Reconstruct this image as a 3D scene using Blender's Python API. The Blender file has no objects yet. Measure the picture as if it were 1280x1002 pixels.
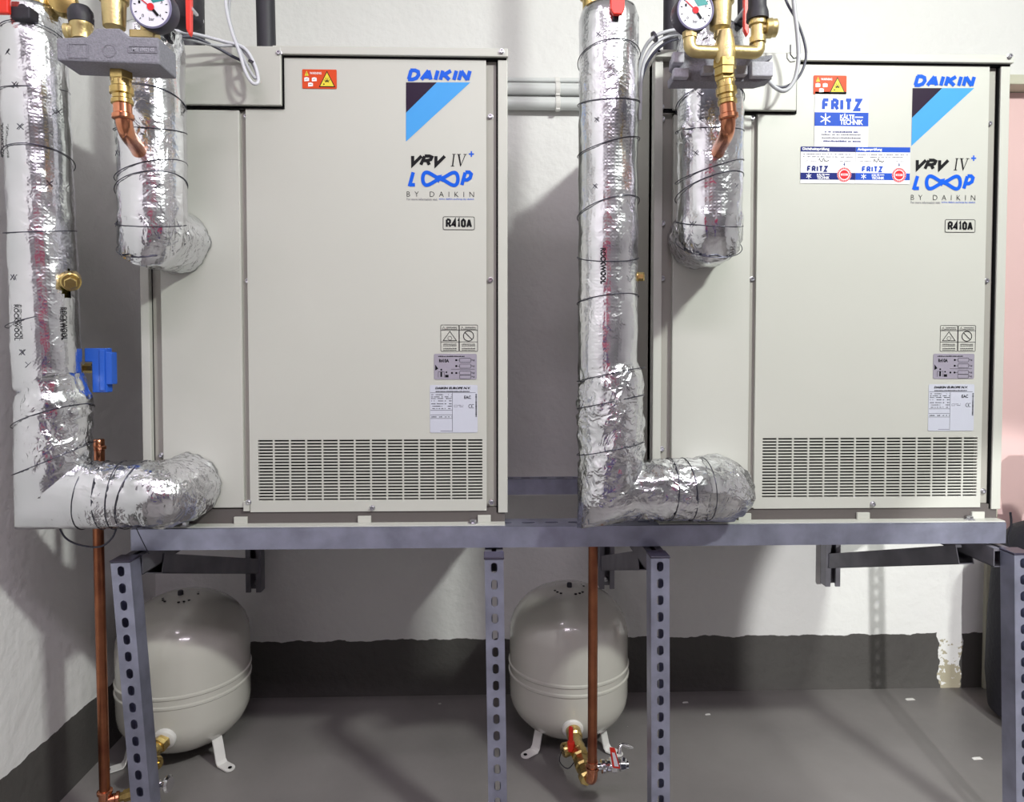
import bpy, bmesh, math, random
from mathutils import Vector, Matrix, noise
random.seed(7)
PI = math.pi
S = bpy.context.scene
COL = S.collection

# ------------------------------------------------------------------ camera
F, PY, PITCH, YAW = 863.27, 464.62, .0319, -.0295
CAM = Vector((.7331, -1.4686, .3703))
cd = bpy.data.cameras.new('camera'); cam = bpy.data.objects.new('camera', cd); COL.objects.link(cam)
cam.location = CAM; cam.rotation_euler = (PI/2 - PITCH, 0, YAW)
cd.sensor_fit = 'HORIZONTAL'; cd.sensor_width = 36; cd.lens = 36*F/1280
cd.shift_y = (PY - 501)/1280; cd.clip_start = .02; cd.clip_end = 60
S.camera = cam

# ------------------------------------------------------------------ world, lights, exposure
w = bpy.data.worlds.new('world'); S.world = w; w.use_nodes = True
w.node_tree.nodes['Background'].inputs[0].default_value = (.9, .88, 1, 1)
w.node_tree.nodes['Background'].inputs[1].default_value = .25
def area(name, loc, target, sx, sy, power, col):
    l = bpy.data.lights.new(name, 'AREA'); l.shape = 'RECTANGLE'; l.size = sx; l.size_y = sy
    l.energy = power; l.color = col
    o = bpy.data.objects.new(name, l); COL.objects.link(o); o.location = loc
    o.rotation_euler = (Vector(target) - Vector(loc)).to_track_quat('-Z', 'Y').to_euler()
    return o
area('key_light', (2.15, -1.7, 1.9), (1.3, 0, .4), .24, .10, 54, (.96, 1, .93))
area('fill_light_front', (.9, -2.1, 1.93), (.9, -2.1, 0), 1.2, .3, 31, (1, .88, 1))  # added fill, tinted magenta to colour the shadows; no real fixture
area('fill_light_left', (.1, -1.1, 1.93), (.1, -1.1, 0), .5, .15, 5, (1, .88, 1))  # weak added fill from the left, same magenta tint
def spot(name, loc, target, power, angle, blend, size, col):
    l = bpy.data.lights.new(name, 'SPOT'); l.energy = power; l.spot_size = angle; l.spot_blend = blend
    l.shadow_soft_size = size; l.color = col
    o = bpy.data.objects.new(name, l); COL.objects.link(o); o.location = loc
    o.rotation_euler = (Vector(target) - Vector(loc)).to_track_quat('-Z', 'Y').to_euler()
spot('lower_right_spot', (1.25, -3.9, .75), (2.20, .35, -.52), 440, math.radians(18), .12, .04, (1, 1, .97))  # added spot; its cone shapes the lit patch low on the right
S.view_settings.view_transform = 'Standard'; S.view_settings.look = 'None'
S.view_settings.gamma = 1; S.view_settings.use_curve_mapping = False
S.view_settings.exposure = .16

def at(x, y, Y=None, Z=None, X=None):
    """pixel of the photograph -> the point on a real plane Y=.. / Z=.. / X=.. it shows"""
    xr = (x-640)/F; zz = (PY-y)/F
    c, s = math.cos(PITCH), math.sin(PITCH); yy = c+s*zz; z = c*zz-s
    c, s = math.cos(YAW), math.sin(YAW)
    r = Vector((xr*c-yy*s, xr*s+yy*c, z))
    t = (Y-CAM.y)/r.y if Y is not None else (Z-CAM.z)/r.z if Z is not None else (X-CAM.x)/r.x
    return CAM + r*t

# ------------------------------------------------------------------ materials
def mat(name, col, rough=.5, metal=0, var=.0, vscale=8, bump=0, bscale=60, coat=0, col2=None, spec=.5):
    m = bpy.data.materials.new(name); m.use_nodes = True; nt = m.node_tree; b = nt.nodes['Principled BSDF']
    b.inputs['Base Color'].default_value = (*col, 1); b.inputs['Roughness'].default_value = rough
    b.inputs['Metallic'].default_value = metal; b.inputs['Coat Weight'].default_value = coat
    b.inputs['Specular IOR Level'].default_value = spec
    tc = nt.nodes.new('ShaderNodeTexCoord')
    if var or col2:
        n = nt.nodes.new('ShaderNodeTexNoise'); n.inputs['Scale'].default_value = vscale; n.inputs['Detail'].default_value = 6
        nt.links.new(tc.outputs['Object'], n.inputs['Vector'])
        r = nt.nodes.new('ShaderNodeValToRGB'); r.color_ramp.elements[0].position = .35; r.color_ramp.elements[1].position = .65
        c2 = col2 or tuple(c*(1-var) for c in col)
        r.color_ramp.elements[0].color = (*c2, 1); r.color_ramp.elements[1].color = (*col, 1)
        nt.links.new(n.outputs[0], r.inputs[0]); nt.links.new(r.outputs[0], b.inputs['Base Color'])
    if bump:
        n = nt.nodes.new('ShaderNodeTexNoise'); n.inputs['Scale'].default_value = bscale; n.inputs['Detail'].default_value = 5
        nt.links.new(tc.outputs['Object'], n.inputs['Vector'])
        bp = nt.nodes.new('ShaderNodeBump'); bp.inputs['Strength'].default_value = bump; bp.inputs['Distance'].default_value = .01
        nt.links.new(n.outputs[0], bp.inputs['Height']); nt.links.new(bp.outputs[0], b.inputs['Normal'])
    return m
M = {}
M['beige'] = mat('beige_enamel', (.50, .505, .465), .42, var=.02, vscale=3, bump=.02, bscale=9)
M['beige_shade'] = mat('beige_enamel_shaded', (.33, .32, .29), .5)  # same enamel as beige, recess shade put into the colour
M['beige_base'] = mat('dark_brown_base', (.10, .088, .085), .55)  # base coloured much darker than the cabinet
M['black'] = mat('black_gap', (.004, .004, .005), .8, spec=.1)
M['rubber'] = mat('black_rubber', (.018, .017, .025), .55, bump=.05, bscale=200)
M['steel'] = mat('zinc_screw', (.62, .62, .66), .3, 1)
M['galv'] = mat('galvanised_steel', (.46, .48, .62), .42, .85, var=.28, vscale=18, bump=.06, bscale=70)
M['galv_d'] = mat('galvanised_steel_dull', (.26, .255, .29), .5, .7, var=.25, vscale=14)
M['cap'] = mat('black_plastic_cap', (.03, .025, .045), .35)
M['copper'] = mat('copper', (.50, .20, .10), .34, 1, vscale=14, col2=(.28, .10, .055), bump=.02)
M['copper_b'] = mat('bright_copper', (.78, .34, .20), .2, 1, vscale=30, col2=(.6, .24, .13))
M['brass'] = mat('brass', (.66, .50, .20), .27, 1, vscale=30, col2=(.5, .36, .13), bump=.03, bscale=90)
M['brass_m'] = mat('cast_brass_matt', (.62, .50, .24), .42, .9, var=.15, vscale=40, bump=.08, bscale=220)
M['chrome'] = mat('chrome', (.8, .8, .82), .12, 1)
M['tank'] = mat('white_tank_enamel', (.54, .53, .48), .2, coat=.6, var=.05, vscale=5, bump=.05, bscale=16)
M['tank_w'] = mat('white_tank_fitting', (.75, .74, .72), .3)
M['epp'] = mat('grey_foam_shell', (.25, .25, .29), .8, var=.2, vscale=300, bump=.25, bscale=420)
M['alu_g'] = mat('grey_cast_bracket', (.42, .42, .48), .6, var=.15, vscale=200, bump=.12, bscale=300)
M['red'] = mat('red_plastic', (.75, .03, .015), .32)
M['blue'] = mat('blue_plastic', (.02, .11, .55), .35, var=.1, vscale=4)
M['cable_g'] = mat('grey_cable', (.42, .43, .46), .4)
M['cable_w'] = mat('pale_grey_cable', (.60, .61, .66), .35)
M['cable_d'] = mat('dark_cable', (.06, .06, .09), .4)
M['pvc'] = mat('pale_grey_pvc', (.66, .68, .68), .35)
M['white'] = mat('white_label', (.85, .85, .88), .4)
M['plate'] = mat('pale_silver_label', (.52, .54, .62), .4)
M['label_g'] = mat('grey_label', (.30, .28, .34), .4)
M['ink'] = mat('black_ink', (.01, .01, .012), .4, spec=.12)
M['ink_g'] = mat('grey_ink', (.16, .16, .2), .4, spec=.12)
M['ink_b'] = mat('blue_ink', (.01, .10, .62), .35, spec=.12)
M['ink_lb'] = mat('light_blue_ink', (.065, .31, .70), .35, spec=.12)
M['ink_db'] = mat('navy_print', (.012, .02, .16), .4, spec=.12)
M['ink_mb'] = mat('royal_blue_print', (.02, .08, .48), .4, spec=.12)
M['ink_bk'] = mat('purple_black_ink', (.022, .012, .03), .35, spec=.12)
M['orange'] = mat('orange_label', (.62, .07, .02), .4, spec=.12)
M['yellow'] = mat('yellow_print', (.75, .62, .06), .4, spec=.12)
M['redp'] = mat('red_print', (.70, .03, .04), .4, spec=.12)
M['wool'] = mat('yellow_mineral_wool', (.42, .38, .06), .95, var=.4, vscale=150, bump=.8, bscale=200)
M['bag'] = mat('black_bag_fabric', (.008, .007, .014), .8, bump=.3, bscale=60)
M['frame'] = mat('cream_door_paint', (.62, .61, .49), .45, var=.08, vscale=12, bump=.1, bscale=40)
M['pink'] = mat('pink_door_paint', (.86, .60, .59), .6, var=.03, vscale=5)
M['rubble'] = mat('brown_crumbled_mortar', (.32, .20, .09), .9, var=.6, vscale=60, bump=.8, bscale=80)
M['ceil'] = mat('white_ceiling_paint', (.72, .72, .72), .8)
M['grey_wall'] = mat('darkened_far_wall', (.42, .42, .43), .8)  # unseen wall darkened to cut bounce and add contrast in the foil
M['shirt'] = mat('maroon_shirt_cloth', (.20, .005, .03), .8, bump=.2)
M['jeans'] = mat('navy_trouser_cloth', (.02, .015, .10), .8, bump=.2)
M['skin'] = mat('skin', (.5, .28, .2), .5)
M['hair'] = mat('brown_hair', (.04, .02, .01), .6)
M['wire'] = mat('dark_tie_wire', (.06, .06, .08), .4, .8)

def foil_mat(name, grid, crumple, rough, tint=(.86, .86, .90)):
    m = bpy.data.materials.new(name); m.use_nodes = True; nt = m.node_tree; b = nt.nodes['Principled BSDF']
    N = nt.nodes.new; L = nt.links.new
    b.inputs['Metallic'].default_value = 1
    b.inputs['Specular Tint'].default_value = (1, 1, 1, 1)
    tc = N('ShaderNodeTexCoord'); uv = N('ShaderNodeUVMap'); uv.uv_map = 'UVMap'
    # crumple: sharp creases from voronoi + noise
    nz = N('ShaderNodeTexNoise'); nz.inputs['Scale'].default_value = 14; nz.inputs['Detail'].default_value = 3
    L(tc.outputs['Object'], nz.inputs['Vector'])
    mixv = N('ShaderNodeMix'); mixv.data_type = 'VECTOR'; mixv.inputs[0].default_value = .12
    L(tc.outputs['Object'], mixv.inputs[4]); L(nz.outputs['Color'], mixv.inputs[5])
    vo = N('ShaderNodeTexVoronoi'); vo.feature = 'F1'; vo.inputs['Scale'].default_value = 48
    L(mixv.outputs[1], vo.inputs['Vector'])
    vo2 = N('ShaderNodeTexVoronoi'); vo2.feature = 'F1'; vo2.inputs['Scale'].default_value = 120
    L(mixv.outputs[1], vo2.inputs['Vector'])
    # patchiness of the crumpling
    pn = N('ShaderNodeTexNoise'); pn.inputs['Scale'].default_value = 7; pn.inputs['Detail'].default_value = 2
    L(tc.outputs['Object'], pn.inputs['Vector'])
    pr = N('ShaderNodeMapRange'); pr.inputs[1].default_value = .4; pr.inputs[2].default_value = .65; pr.inputs[3].default_value = .25; pr.inputs[4].default_value = 1
    L(pn.outputs[0], pr.inputs[0])
    a = N('ShaderNodeMath'); a.operation = 'MULTIPLY_ADD'; a.inputs[1].default_value = .4
    L(vo2.outputs['Distance'], a.inputs[0]); L(vo.outputs['Distance'], a.inputs[2])
    mu = N('ShaderNodeMath'); mu.operation = 'MULTIPLY'; L(a.outputs[0], mu.inputs[0]); L(pr.outputs[0], mu.inputs[1])
    bp = N('ShaderNodeBump'); bp.inputs['Strength'].default_value = crumple; bp.inputs['Distance'].default_value = .006
    L(mu.outputs[0], bp.inputs['Height'])
    # scrim: fine square glass-fibre grid
    sp = N('ShaderNodeSeparateXYZ'); L(uv.outputs[0], sp.inputs[0])
    s1 = N('ShaderNodeMath'); s1.operation = 'MULTIPLY'; s1.inputs[1].default_value = 2*PI/.0075; L(sp.outputs[0], s1.inputs[0])
    s2 = N('ShaderNodeMath'); s2.operation = 'MULTIPLY'; s2.inputs[1].default_value = 2*PI/.0065; L(sp.outputs[1], s2.inputs[0])
    c1 = N('ShaderNodeMath'); c1.operation = 'COSINE'; L(s1.outputs[0], c1.inputs[0])
    c2 = N('ShaderNodeMath'); c2.operation = 'COSINE'; L(s2.outputs[0], c2.inputs[0])
    ad = N('ShaderNodeMath'); ad.operation = 'MAXIMUM'; L(c1.outputs[0], ad.inputs[0]); L(c2.outputs[0], ad.inputs[1])
    bp2 = N('ShaderNodeBump'); bp2.inputs['Strength'].default_value = grid; bp2.inputs['Distance'].default_value = .001
    L(ad.outputs[0], bp2.inputs['Height']); L(bp.outputs[0], bp2.inputs['Normal'])
    L(bp2.outputs[0], b.inputs['Normal'])
    rr = N('ShaderNodeMapRange'); rr.inputs[3].default_value = rough*.8; rr.inputs[4].default_value = rough*1.5
    L(pn.outputs[0], rr.inputs[0]); L(rr.outputs[0], b.inputs['Roughness'])
    cr = N('ShaderNodeValToRGB'); cr.color_ramp.elements[0].position = .3; cr.color_ramp.elements[1].position = .7
    cr.color_ramp.elements[0].color = (tint[0]*.82, tint[1]*.84, tint[2]*.83, 1); cr.color_ramp.elements[1].color = (*tint, 1)
    L(pn.outputs[0], cr.inputs[0]); L(cr.outputs[0], b.inputs['Base Color'])
    return m
M['foil'] = foil_mat('foil_jacket', .08, .22, .17)
M['foil_c'] = foil_mat('crumpled_foil_tape', .05, .6, .15)

def wall_mat(name, dado_z, patch):
    """white rough plaster, dark grey oil paint dado with a ragged top edge"""
    m = bpy.data.materials.new(name); m.use_nodes = True; nt = m.node_tree; b = nt.nodes['Principled BSDF']
    N = nt.nodes.new; L = nt.links.new
    g = N('ShaderNodeNewGeometry'); sp = N('ShaderNodeSeparateXYZ'); L(g.outputs['Position'], sp.inputs[0])
    n = N('ShaderNodeTexNoise'); n.inputs['Scale'].default_value = 22; n.inputs['Detail'].default_value = 6; L(g.outputs['Position'], n.inputs['Vector'])
    def math_(op, a, b_=None, c=None):
        x = N('ShaderNodeMath'); x.operation = op
        for i, v in enumerate((a, b_, c)):
            if v is None: continue
            if isinstance(v, (int, float)): x.inputs[i].default_value = v
            else: L(v, x.inputs[i])
        return x.outputs[0]
    edge = math_('MULTIPLY_ADD', n.outputs[0], .022, dado_z-.011)
    dado = math_('LESS_THAN', sp.outputs[2], edge)
    if patch:
        x0, x1 = patch
        nx = math_('MULTIPLY_ADD', n.outputs[0], .05, -.025)
        xx = math_('ADD', sp.outputs[0], nx)
        ins = math_('MULTIPLY', math_('GREATER_THAN', xx, x0), math_('LESS_THAN', xx, x1))
        dado = math_('MULTIPLY', dado, math_('SUBTRACT', 1, ins))
        # flaked paint and bare mortar low in the patch
        nq = N('ShaderNodeTexNoise'); nq.inputs['Scale'].default_value = 60; nq.inputs['Detail'].default_value = 6; L(g.outputs['Position'], nq.inputs['Vector'])
        low = math_('LESS_THAN', sp.outputs[2], math_('MULTIPLY_ADD', nq.outputs[0], .5, -.87))
        mort = math_('MULTIPLY', ins, low)
    n2 = N('ShaderNodeTexNoise'); n2.inputs['Scale'].default_value = 3; n2.inputs['Detail'].default_value = 5; L(g.outputs['Position'], n2.inputs['Vector'])
    wc = N('ShaderNodeValToRGB'); wc.color_ramp.elements[0].color = (.72, .715, .71, 1); wc.color_ramp.elements[1].color = (.82, .82, .81, 1); L(n2.outputs[0], wc.inputs[0])
    dc = N('ShaderNodeValToRGB'); dc.color_ramp.elements[0].color = (.052, .046, .046, 1); dc.color_ramp.elements[1].color = (.10, .097, .09, 1); L(n2.outputs[0], dc.inputs[0])
    mx = N('ShaderNodeMix'); mx.data_type = 'RGBA'; L(dado, mx.inputs[0]); L(wc.outputs[0], mx.inputs[6]); L(dc.outputs[0], mx.inputs[7])
    last = mx.outputs[2]
    if patch:
        m2 = N('ShaderNodeMix'); m2.data_type = 'RGBA'; L(mort, m2.inputs[0]); L(last, m2.inputs[6]); m2.inputs[7].default_value = (.42, .38, .28, 1); last = m2.outputs[2]
    L(last, b.inputs['Base Color'])
    b.inputs['Roughness'].default_value = .6
    nb = N('ShaderNodeTexNoise'); nb.inputs['Scale'].default_value = 45; nb.inputs['Detail'].default_value = 7; L(g.outputs['Position'], nb.inputs['Vector'])
    h = math_('ADD', nb.outputs[0], math_('MULTIPLY', n.outputs[0], 1.5))
    h = math_('ADD', h, math_('MULTIPLY', dado, .25))
    bp = N('ShaderNodeBump'); bp.inputs['Strength'].default_value = .35; bp.inputs['Distance'].default_value = .006
    L(h, bp.inputs['Height']); L(bp.outputs[0], b.inputs['Normal'])
    return m
M['wall'] = wall_mat('plaster_wall', -.524, (2.145, 2.215))
M['wall_l'] = wall_mat('plaster_side_wall', -.524, None)

def floor_mat():
    m = bpy.data.materials.new('grey_painted_screed'); m.use_nodes = True; nt = m.node_tree; b = nt.nodes['Principled BSDF']
    N = nt.nodes.new; L = nt.links.new
    g = N('ShaderNodeNewGeometry')
    n = N('ShaderNodeTexNoise'); n.inputs['Scale'].default_value = 2.2; n.inputs['Detail'].default_value = 8; L(g.outputs['Position'], n.inputs['Vector'])
    c = N('ShaderNodeValToRGB'); c.color_ramp.elements[0].position = .3; c.color_ramp.elements[1].position = .7
    c.color_ramp.elements[0].color = (.155, .145, .143, 1); c.color_ramp.elements[1].color = (.235, .222, .216, 1); L(n.outputs[0], c.inputs[0])
    v = N('ShaderNodeTexVoronoi'); v.inputs['Scale'].default_value = 9; v.inputs['Randomness'].default_value = 1; L(g.outputs['Position'], v.inputs['Vector'])
    lt = N('ShaderNodeMath'); lt.operation = 'LESS_THAN'; lt.inputs[1].default_value = .045; L(v.outputs['Distance'], lt.inputs[0])
    sc = N('ShaderNodeSeparateColor'); L(v.outputs['Color'], sc.inputs[0])
    l2 = N('ShaderNodeMath'); l2.operation = 'LESS_THAN'; l2.inputs[1].default_value = .35; L(sc.outputs[0], l2.inputs[0])
    mu = N('ShaderNodeMath'); mu.operation = 'MULTIPLY'; L(lt.outputs[0], mu.inputs[0]); L(l2.outputs[0], mu.inputs[1])
    mx = N('ShaderNodeMix'); mx.data_type = 'RGBA'; L(mu.outputs[0], mx.inputs[0]); L(c.outputs[0], mx.inputs[6]); mx.inputs[7].default_value = (.5, .5, .46, 1)
    # ochre stains
    n3 = N('ShaderNodeTexNoise'); n3.inputs['Scale'].default_value = 7; n3.inputs['Detail'].default_value = 3; L(g.outputs['Position'], n3.inputs['Vector'])
    r3 = N('ShaderNodeMapRange'); r3.inputs[1].default_value = .72; r3.inputs[2].default_value = .8; r3.inputs[4].default_value = .5; L(n3.outputs[0], r3.inputs[0])
    m3 = N('ShaderNodeMix'); m3.data_type = 'RGBA'; L(r3.outputs[0], m3.inputs[0]); L(mx.outputs[2], m3.inputs[6]); m3.inputs[7].default_value = (.16, .15, .07, 1)
    L(m3.outputs[2], b.inputs['Base Color'])
    rr = N('ShaderNodeMapRange'); rr.inputs[3].default_value = .3; rr.inputs[4].default_value = .6; L(n.outputs[0], rr.inputs[0]); L(rr.outputs[0], b.inputs['Roughness'])
    nb = N('ShaderNodeTexNoise'); nb.inputs['Scale'].default_value = 30; nb.inputs['Detail'].default_value = 8; L(g.outputs['Position'], nb.inputs['Vector'])
    bp = N('ShaderNodeBump'); bp.inputs['Strength'].default_value = .15; bp.inputs['Distance'].default_value = .006
    L(nb.outputs[0], bp.inputs['Height']); L(bp.outputs[0], b.inputs['Normal'])
    return m
M['floor'] = floor_mat()

# ------------------------------------------------------------------ object helpers
def root_loc(o):
    while o.parent: o = o.parent
    return o.location.copy()
def obj(name, bm, mats, parent=None, smooth=False, **props):
    if isinstance(mats, str): mats = [mats]
    me = bpy.data.meshes.new(name)
    if parent: bmesh.ops.translate(bm, verts=bm.verts[:], vec=-root_loc(parent))
    if smooth:
        for f in bm.faces: f.smooth = True
    bm.to_mesh(me); bm.free()
    if smooth:
        me.set_sharp_from_angle(angle=math.radians(38))
    for k in mats: me.materials.append(M[k])
    o = bpy.data.objects.new(name, me); COL.objects.link(o)
    if parent: o.parent = parent
    for k, v in props.items(): o[k] = v
    return o
def thing(name, label, cat, loc, group=None):
    o = bpy.data.objects.new(name, None); COL.objects.link(o); o.location = loc; o.empty_display_size = .05
    o['label'] = label; o['category'] = cat
    if group: o['group'] = group
    return o
def BM(): return bmesh.new()
def box(bm, x0, x1, y0, y1, z0, z1, mi=0, bev=0):
    x0, x1 = sorted((x0, x1)); y0, y1 = sorted((y0, y1)); z0, z1 = sorted((z0, z1))
    v = [bm.verts.new(p) for p in ((x0,y0,z0),(x1,y0,z0),(x1,y1,z0),(x0,y1,z0),(x0,y0,z1),(x1,y0,z1),(x1,y1,z1),(x0,y1,z1))]
    fs = [bm.faces.new([v[i] for i in q]) for q in ((3,2,1,0),(4,5,6,7),(0,1,5,4),(1,2,6,5),(2,3,7,6),(3,0,4,7))]
    for f in fs: f.material_index = mi
    if bev:
        es = list({e for f in fs for e in f.edges})
        r = bmesh.ops.bevel(bm, geom=es, offset=bev, segments=2, affect='EDGES', profile=.5)
        for f in r['faces']: f.material_index = mi
    return v
def frames(pts):
    P = [Vector(p) for p in pts]; n = len(P); T = []
    for i in range(n):
        a = (P[i]-P[i-1]).normalized() if i else (P[1]-P[0]).normalized()
        b = (P[i+1]-P[i]).normalized() if i < n-1 else a
        t = (a+b).normalized(); T.append((t, a, b))
    up = Vector((0, 1, 0)) if abs(T[0][0].y) < .9 else Vector((1, 0, 0))
    u = (up - T[0][0]*up.dot(T[0][0])).normalized(); out = []
    for i, (t, a, b) in enumerate(T):
        u = (u - t*u.dot(t)).normalized(); v = t.cross(u)
        c = max(.3, math.sqrt(max(0, (1+a.dot(b))/2))); bd = (b-a)
        out.append((P[i], t, u, v, 1/c, bd.normalized() if bd.length > 1e-6 else None))
    return out
def sweep(bm, pts, r, seg=12, mi=0, caps=True, disp=None, uvname=None):
    """tube along a polyline, mitred at its corners"""
    fr = frames(pts); rings = []; s = 0; prev = None
    uvl = bm.loops.layers.uv.get('UVMap') or (bm.loops.layers.uv.new('UVMap') if uvname else None)
    lens = []
    for i, (p, t, u, v, k, bd) in enumerate(fr):
        if prev is not None: s += (p-prev).length
        prev = p; lens.append(s)
        ri = r[i] if isinstance(r, (list, tuple)) else r
        ring = []
        for j in range(seg):
            a = 2*PI*j/seg; d = u*math.cos(a)+v*math.sin(a)
            q = d*ri
            if bd is not None and k > 1.0001: q = q + bd*(q.dot(bd))*(k-1)
            w_ = p+q
            if disp: w_ = w_ + d*disp(w_, a, s)
            ring.append(bm.verts.new(w_))
        rings.append(ring)
    for i in range(len(rings)-1):
        for j in range(seg):
            k2 = (j+1) % seg
            f = bm.faces.new((rings[i][j], rings[i][k2], rings[i+1][k2], rings[i+1][j])); f.material_index = mi
            if uvl:
                rr = r[i] if isinstance(r, (list, tuple)) else r
                cc = ((j, lens[i]), (j+1, lens[i]), (j+1, lens[i+1]), (j, lens[i+1]))
                for lp, (a, b) in zip(f.loops, cc): lp[uvl].uv = (2*PI*a/seg*rr, b)
    if caps:
        for ring, fl in ((rings[0], True), (rings[-1], False)):
            f = bm.faces.new(ring if not fl else ring[::-1]); f.material_index = mi
    return rings
def dense(pts, step):
    out = [Vector(pts[0])]
    for a, b in zip(pts, pts[1:]):
        a, b = Vector(a), Vector(b); n = max(1, int((b-a).length/step))
        for i in range(1, n+1): out.append(a.lerp(b, i/n))
    return out
def smooth_path(pts, n=8):
    P = [Vector(p) for p in pts]; P = [P[0]*2-P[1]] + P + [P[-1]*2-P[-2]]; out = []
    for i in range(1, len(P)-2):
        p0, p1, p2, p3 = P[i-1:i+3]
        for k in range(n):
            t = k/n
            out.append(.5*((2*p1)+(p2-p0)*t+(2*p0-5*p1+4*p2-p3)*t*t+(3*p1-p0-3*p2+p3)*t**3))
    out.append(P[-2]); return out
def fillet(pts, rad, n=8):
    P = [Vector(p) for p in pts]; out = [P[0]]
    for i in range(1, len(P)-1):
        a = (P[i-1]-P[i]).normalized(); b = (P[i+1]-P[i]).normalized()
        d = min(rad, (P[i-1]-P[i]).length*.49, (P[i+1]-P[i]).length*.49)
        s, e = P[i]+a*d, P[i]+b*d
        for k in range(n+1):
            t = k/n; out.append(s*(1-t)**2 + P[i]*2*t*(1-t) + e*t*t)
    out.append(P[-1]); return out
def lathe(bm, prof, origin, axis=(0, 0, 1), seg=24, mi=0, hexa=False):
    """prof: list of (radius, distance along the axis)"""
    ax = Vector(axis).normalized(); up = Vector((0, 0, 1)) if abs(ax.z) < .9 else Vector((1, 0, 0))
    u = (up-ax*up.dot(ax)).normalized(); v = ax.cross(u); o = Vector(origin); rings = []
    for r, h in prof:
        if r < 1e-6: rings.append([bm.verts.new(o+ax*h)])
        else: rings.append([bm.verts.new(o+ax*h+(u*math.cos(2*PI*j/seg)+v*math.sin(2*PI*j/seg))*r) for j in range(seg)])
    for a, b in zip(rings, rings[1:]):
        for j in range(seg):
            k = (j+1) % seg
            if len(a) == 1 and len(b) == 1: continue
            if len(a) == 1: f = bm.faces.new((a[0], b[k], b[j]))
            elif len(b) == 1: f = bm.faces.new((a[j], a[k], b[0]))
            else: f = bm.faces.new((a[j], a[k], b[k], b[j]))
            f.material_index = mi
    for ring, fl in ((rings[0], 1), (rings[-1], 0)):
        if len(ring) > 1:
            f = bm.faces.new(ring[::-1] if fl else ring); f.material_index = mi
def prism(bm, poly, y0, y1, mi=0, bev=0):
    """polygon in x,z extruded in y"""
    a = [bm.verts.new((x, y0, z)) for x, z in poly]; b = [bm.verts.new((x, y1, z)) for x, z in poly]; n = len(poly)
    fs = [bm.faces.new(a), bm.faces.new(b[::-1])] + [bm.faces.new((a[(i+1) % n], a[i], b[i], b[(i+1) % n])) for i in range(n)]
    bmesh.ops.recalc_face_normals(bm, faces=fs)
    for f in fs: f.material_index = mi
    if bev:
        es = list({e for f in fs for e in f.edges})
        r = bmesh.ops.bevel(bm, geom=es, offset=bev, segments=2, affect='EDGES', profile=.5)
        for f in r['faces']: f.material_index = mi
def txt(bm, s, x0, x1, z0, z1, y, mi=0, shear=0, bold=0, spacing=1, mapf=None, th=.0003):
    """lettering as flat geometry, fitted to the rectangle x0..x1, z0..z1 in the plane y"""
    c = bpy.data.curves.new('t', 'FONT'); c.body = s; c.shear = shear; c.offset = bold; c.space_character = spacing
    c.resolution_u = 3; c.fill_mode = 'FRONT'
    o = bpy.data.objects.new('t', c); COL.objects.link(o)
    dg = bpy.context.evaluated_depsgraph_get(); me = bpy.data.meshes.new_from_object(o.evaluated_get(dg))
    vs = [v.co.copy() for v in me.vertices]
    xs = [v.x for v in vs]; ys = [v.y for v in vs]; ax, bx, ay, by = min(xs), max(xs), min(ys), max(ys)
    nv = []
    for v in vs:
        fx = (v.x-ax)/(bx-ax); fz = (v.y-ay)/(by-ay)
        p = Vector((x0+(x1-x0)*fx, y, z0+(z1-z0)*fz))
        if mapf: p = mapf(p)
        nv.append(bm.verts.new(p))
    for p in me.polygons:
        try: f = bm.faces.new([nv[i] for i in p.vertices]); f.material_index = mi
        except ValueError: pass
    COL.objects.unlink(o); bpy.data.objects.remove(o); bpy.data.curves.remove(c); bpy.data.meshes.remove(me)
def quad(bm, x0, x1, z0, z1, y, mi=0):
    f = bm.faces.new([bm.verts.new(p) for p in ((x0, y, z0), (x1, y, z0), (x1, y, z1), (x0, y, z1))]); f.material_index = mi
def poly(bm, pts, y, mi=0):
    f = bm.faces.new([bm.verts.new((x, y, z)) for x, z in pts]); f.material_index = mi
    if f.calc_area() and f.normal.y > 0: f.normal_flip()
def line(bm, pts, w, y, mi=0, closed=False):
    """flat printed stroke"""
    P = [Vector((a, 0, b)) for a, b in pts]; n = len(P); L = []; R = []
    for i in range(n):
        a = P[i]-P[i-1] if (i or closed) else P[1]-P[0]; b = P[(i+1) % n]-P[i] if (i < n-1 or closed) else a
        t = (a.normalized()+b.normalized()).normalized(); nn = Vector((-t.z, 0, t.x))
        k = 1/max(.4, nn.dot(Vector((-a.normalized().z, 0, a.normalized().x))))
        L.append(bm.verts.new((P[i].x+nn.x*w/2*k, y, P[i].z+nn.z*w/2*k))); R.append(bm.verts.new((P[i].x-nn.x*w/2*k, y, P[i].z-nn.z*w/2*k)))
    for i in range(n if closed else n-1):
        j = (i+1) % n; f = bm.faces.new((L[i], R[i], R[j], L[j])); f.material_index = mi
def disc(bm, cx, cz, r, y, mi=0, n=24, r2=None):
    if r2 is None: poly(bm, [(cx+r*math.cos(2*PI*i/n), cz+r*math.sin(2*PI*i/n)) for i in range(n)], y, mi)
    else: line(bm, [(cx+(r+r2)/2*math.cos(2*PI*i/n), cz+(r+r2)/2*math.sin(2*PI*i/n)) for i in range(n)], abs(r2-r), y, mi, True)
def rrect(x0, x1, z0, z1, r, n=4):
    o = []
    for cx, cz, a0 in ((x1-r, z1-r, 0), (x0+r, z1-r, PI/2), (x0+r, z0+r, PI), (x1-r, z0+r, 1.5*PI)):
        o += [(cx+r*math.cos(a0+PI/2*k/n), cz+r*math.sin(a0+PI/2*k/n)) for k in range(n+1)]
    return o

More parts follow.
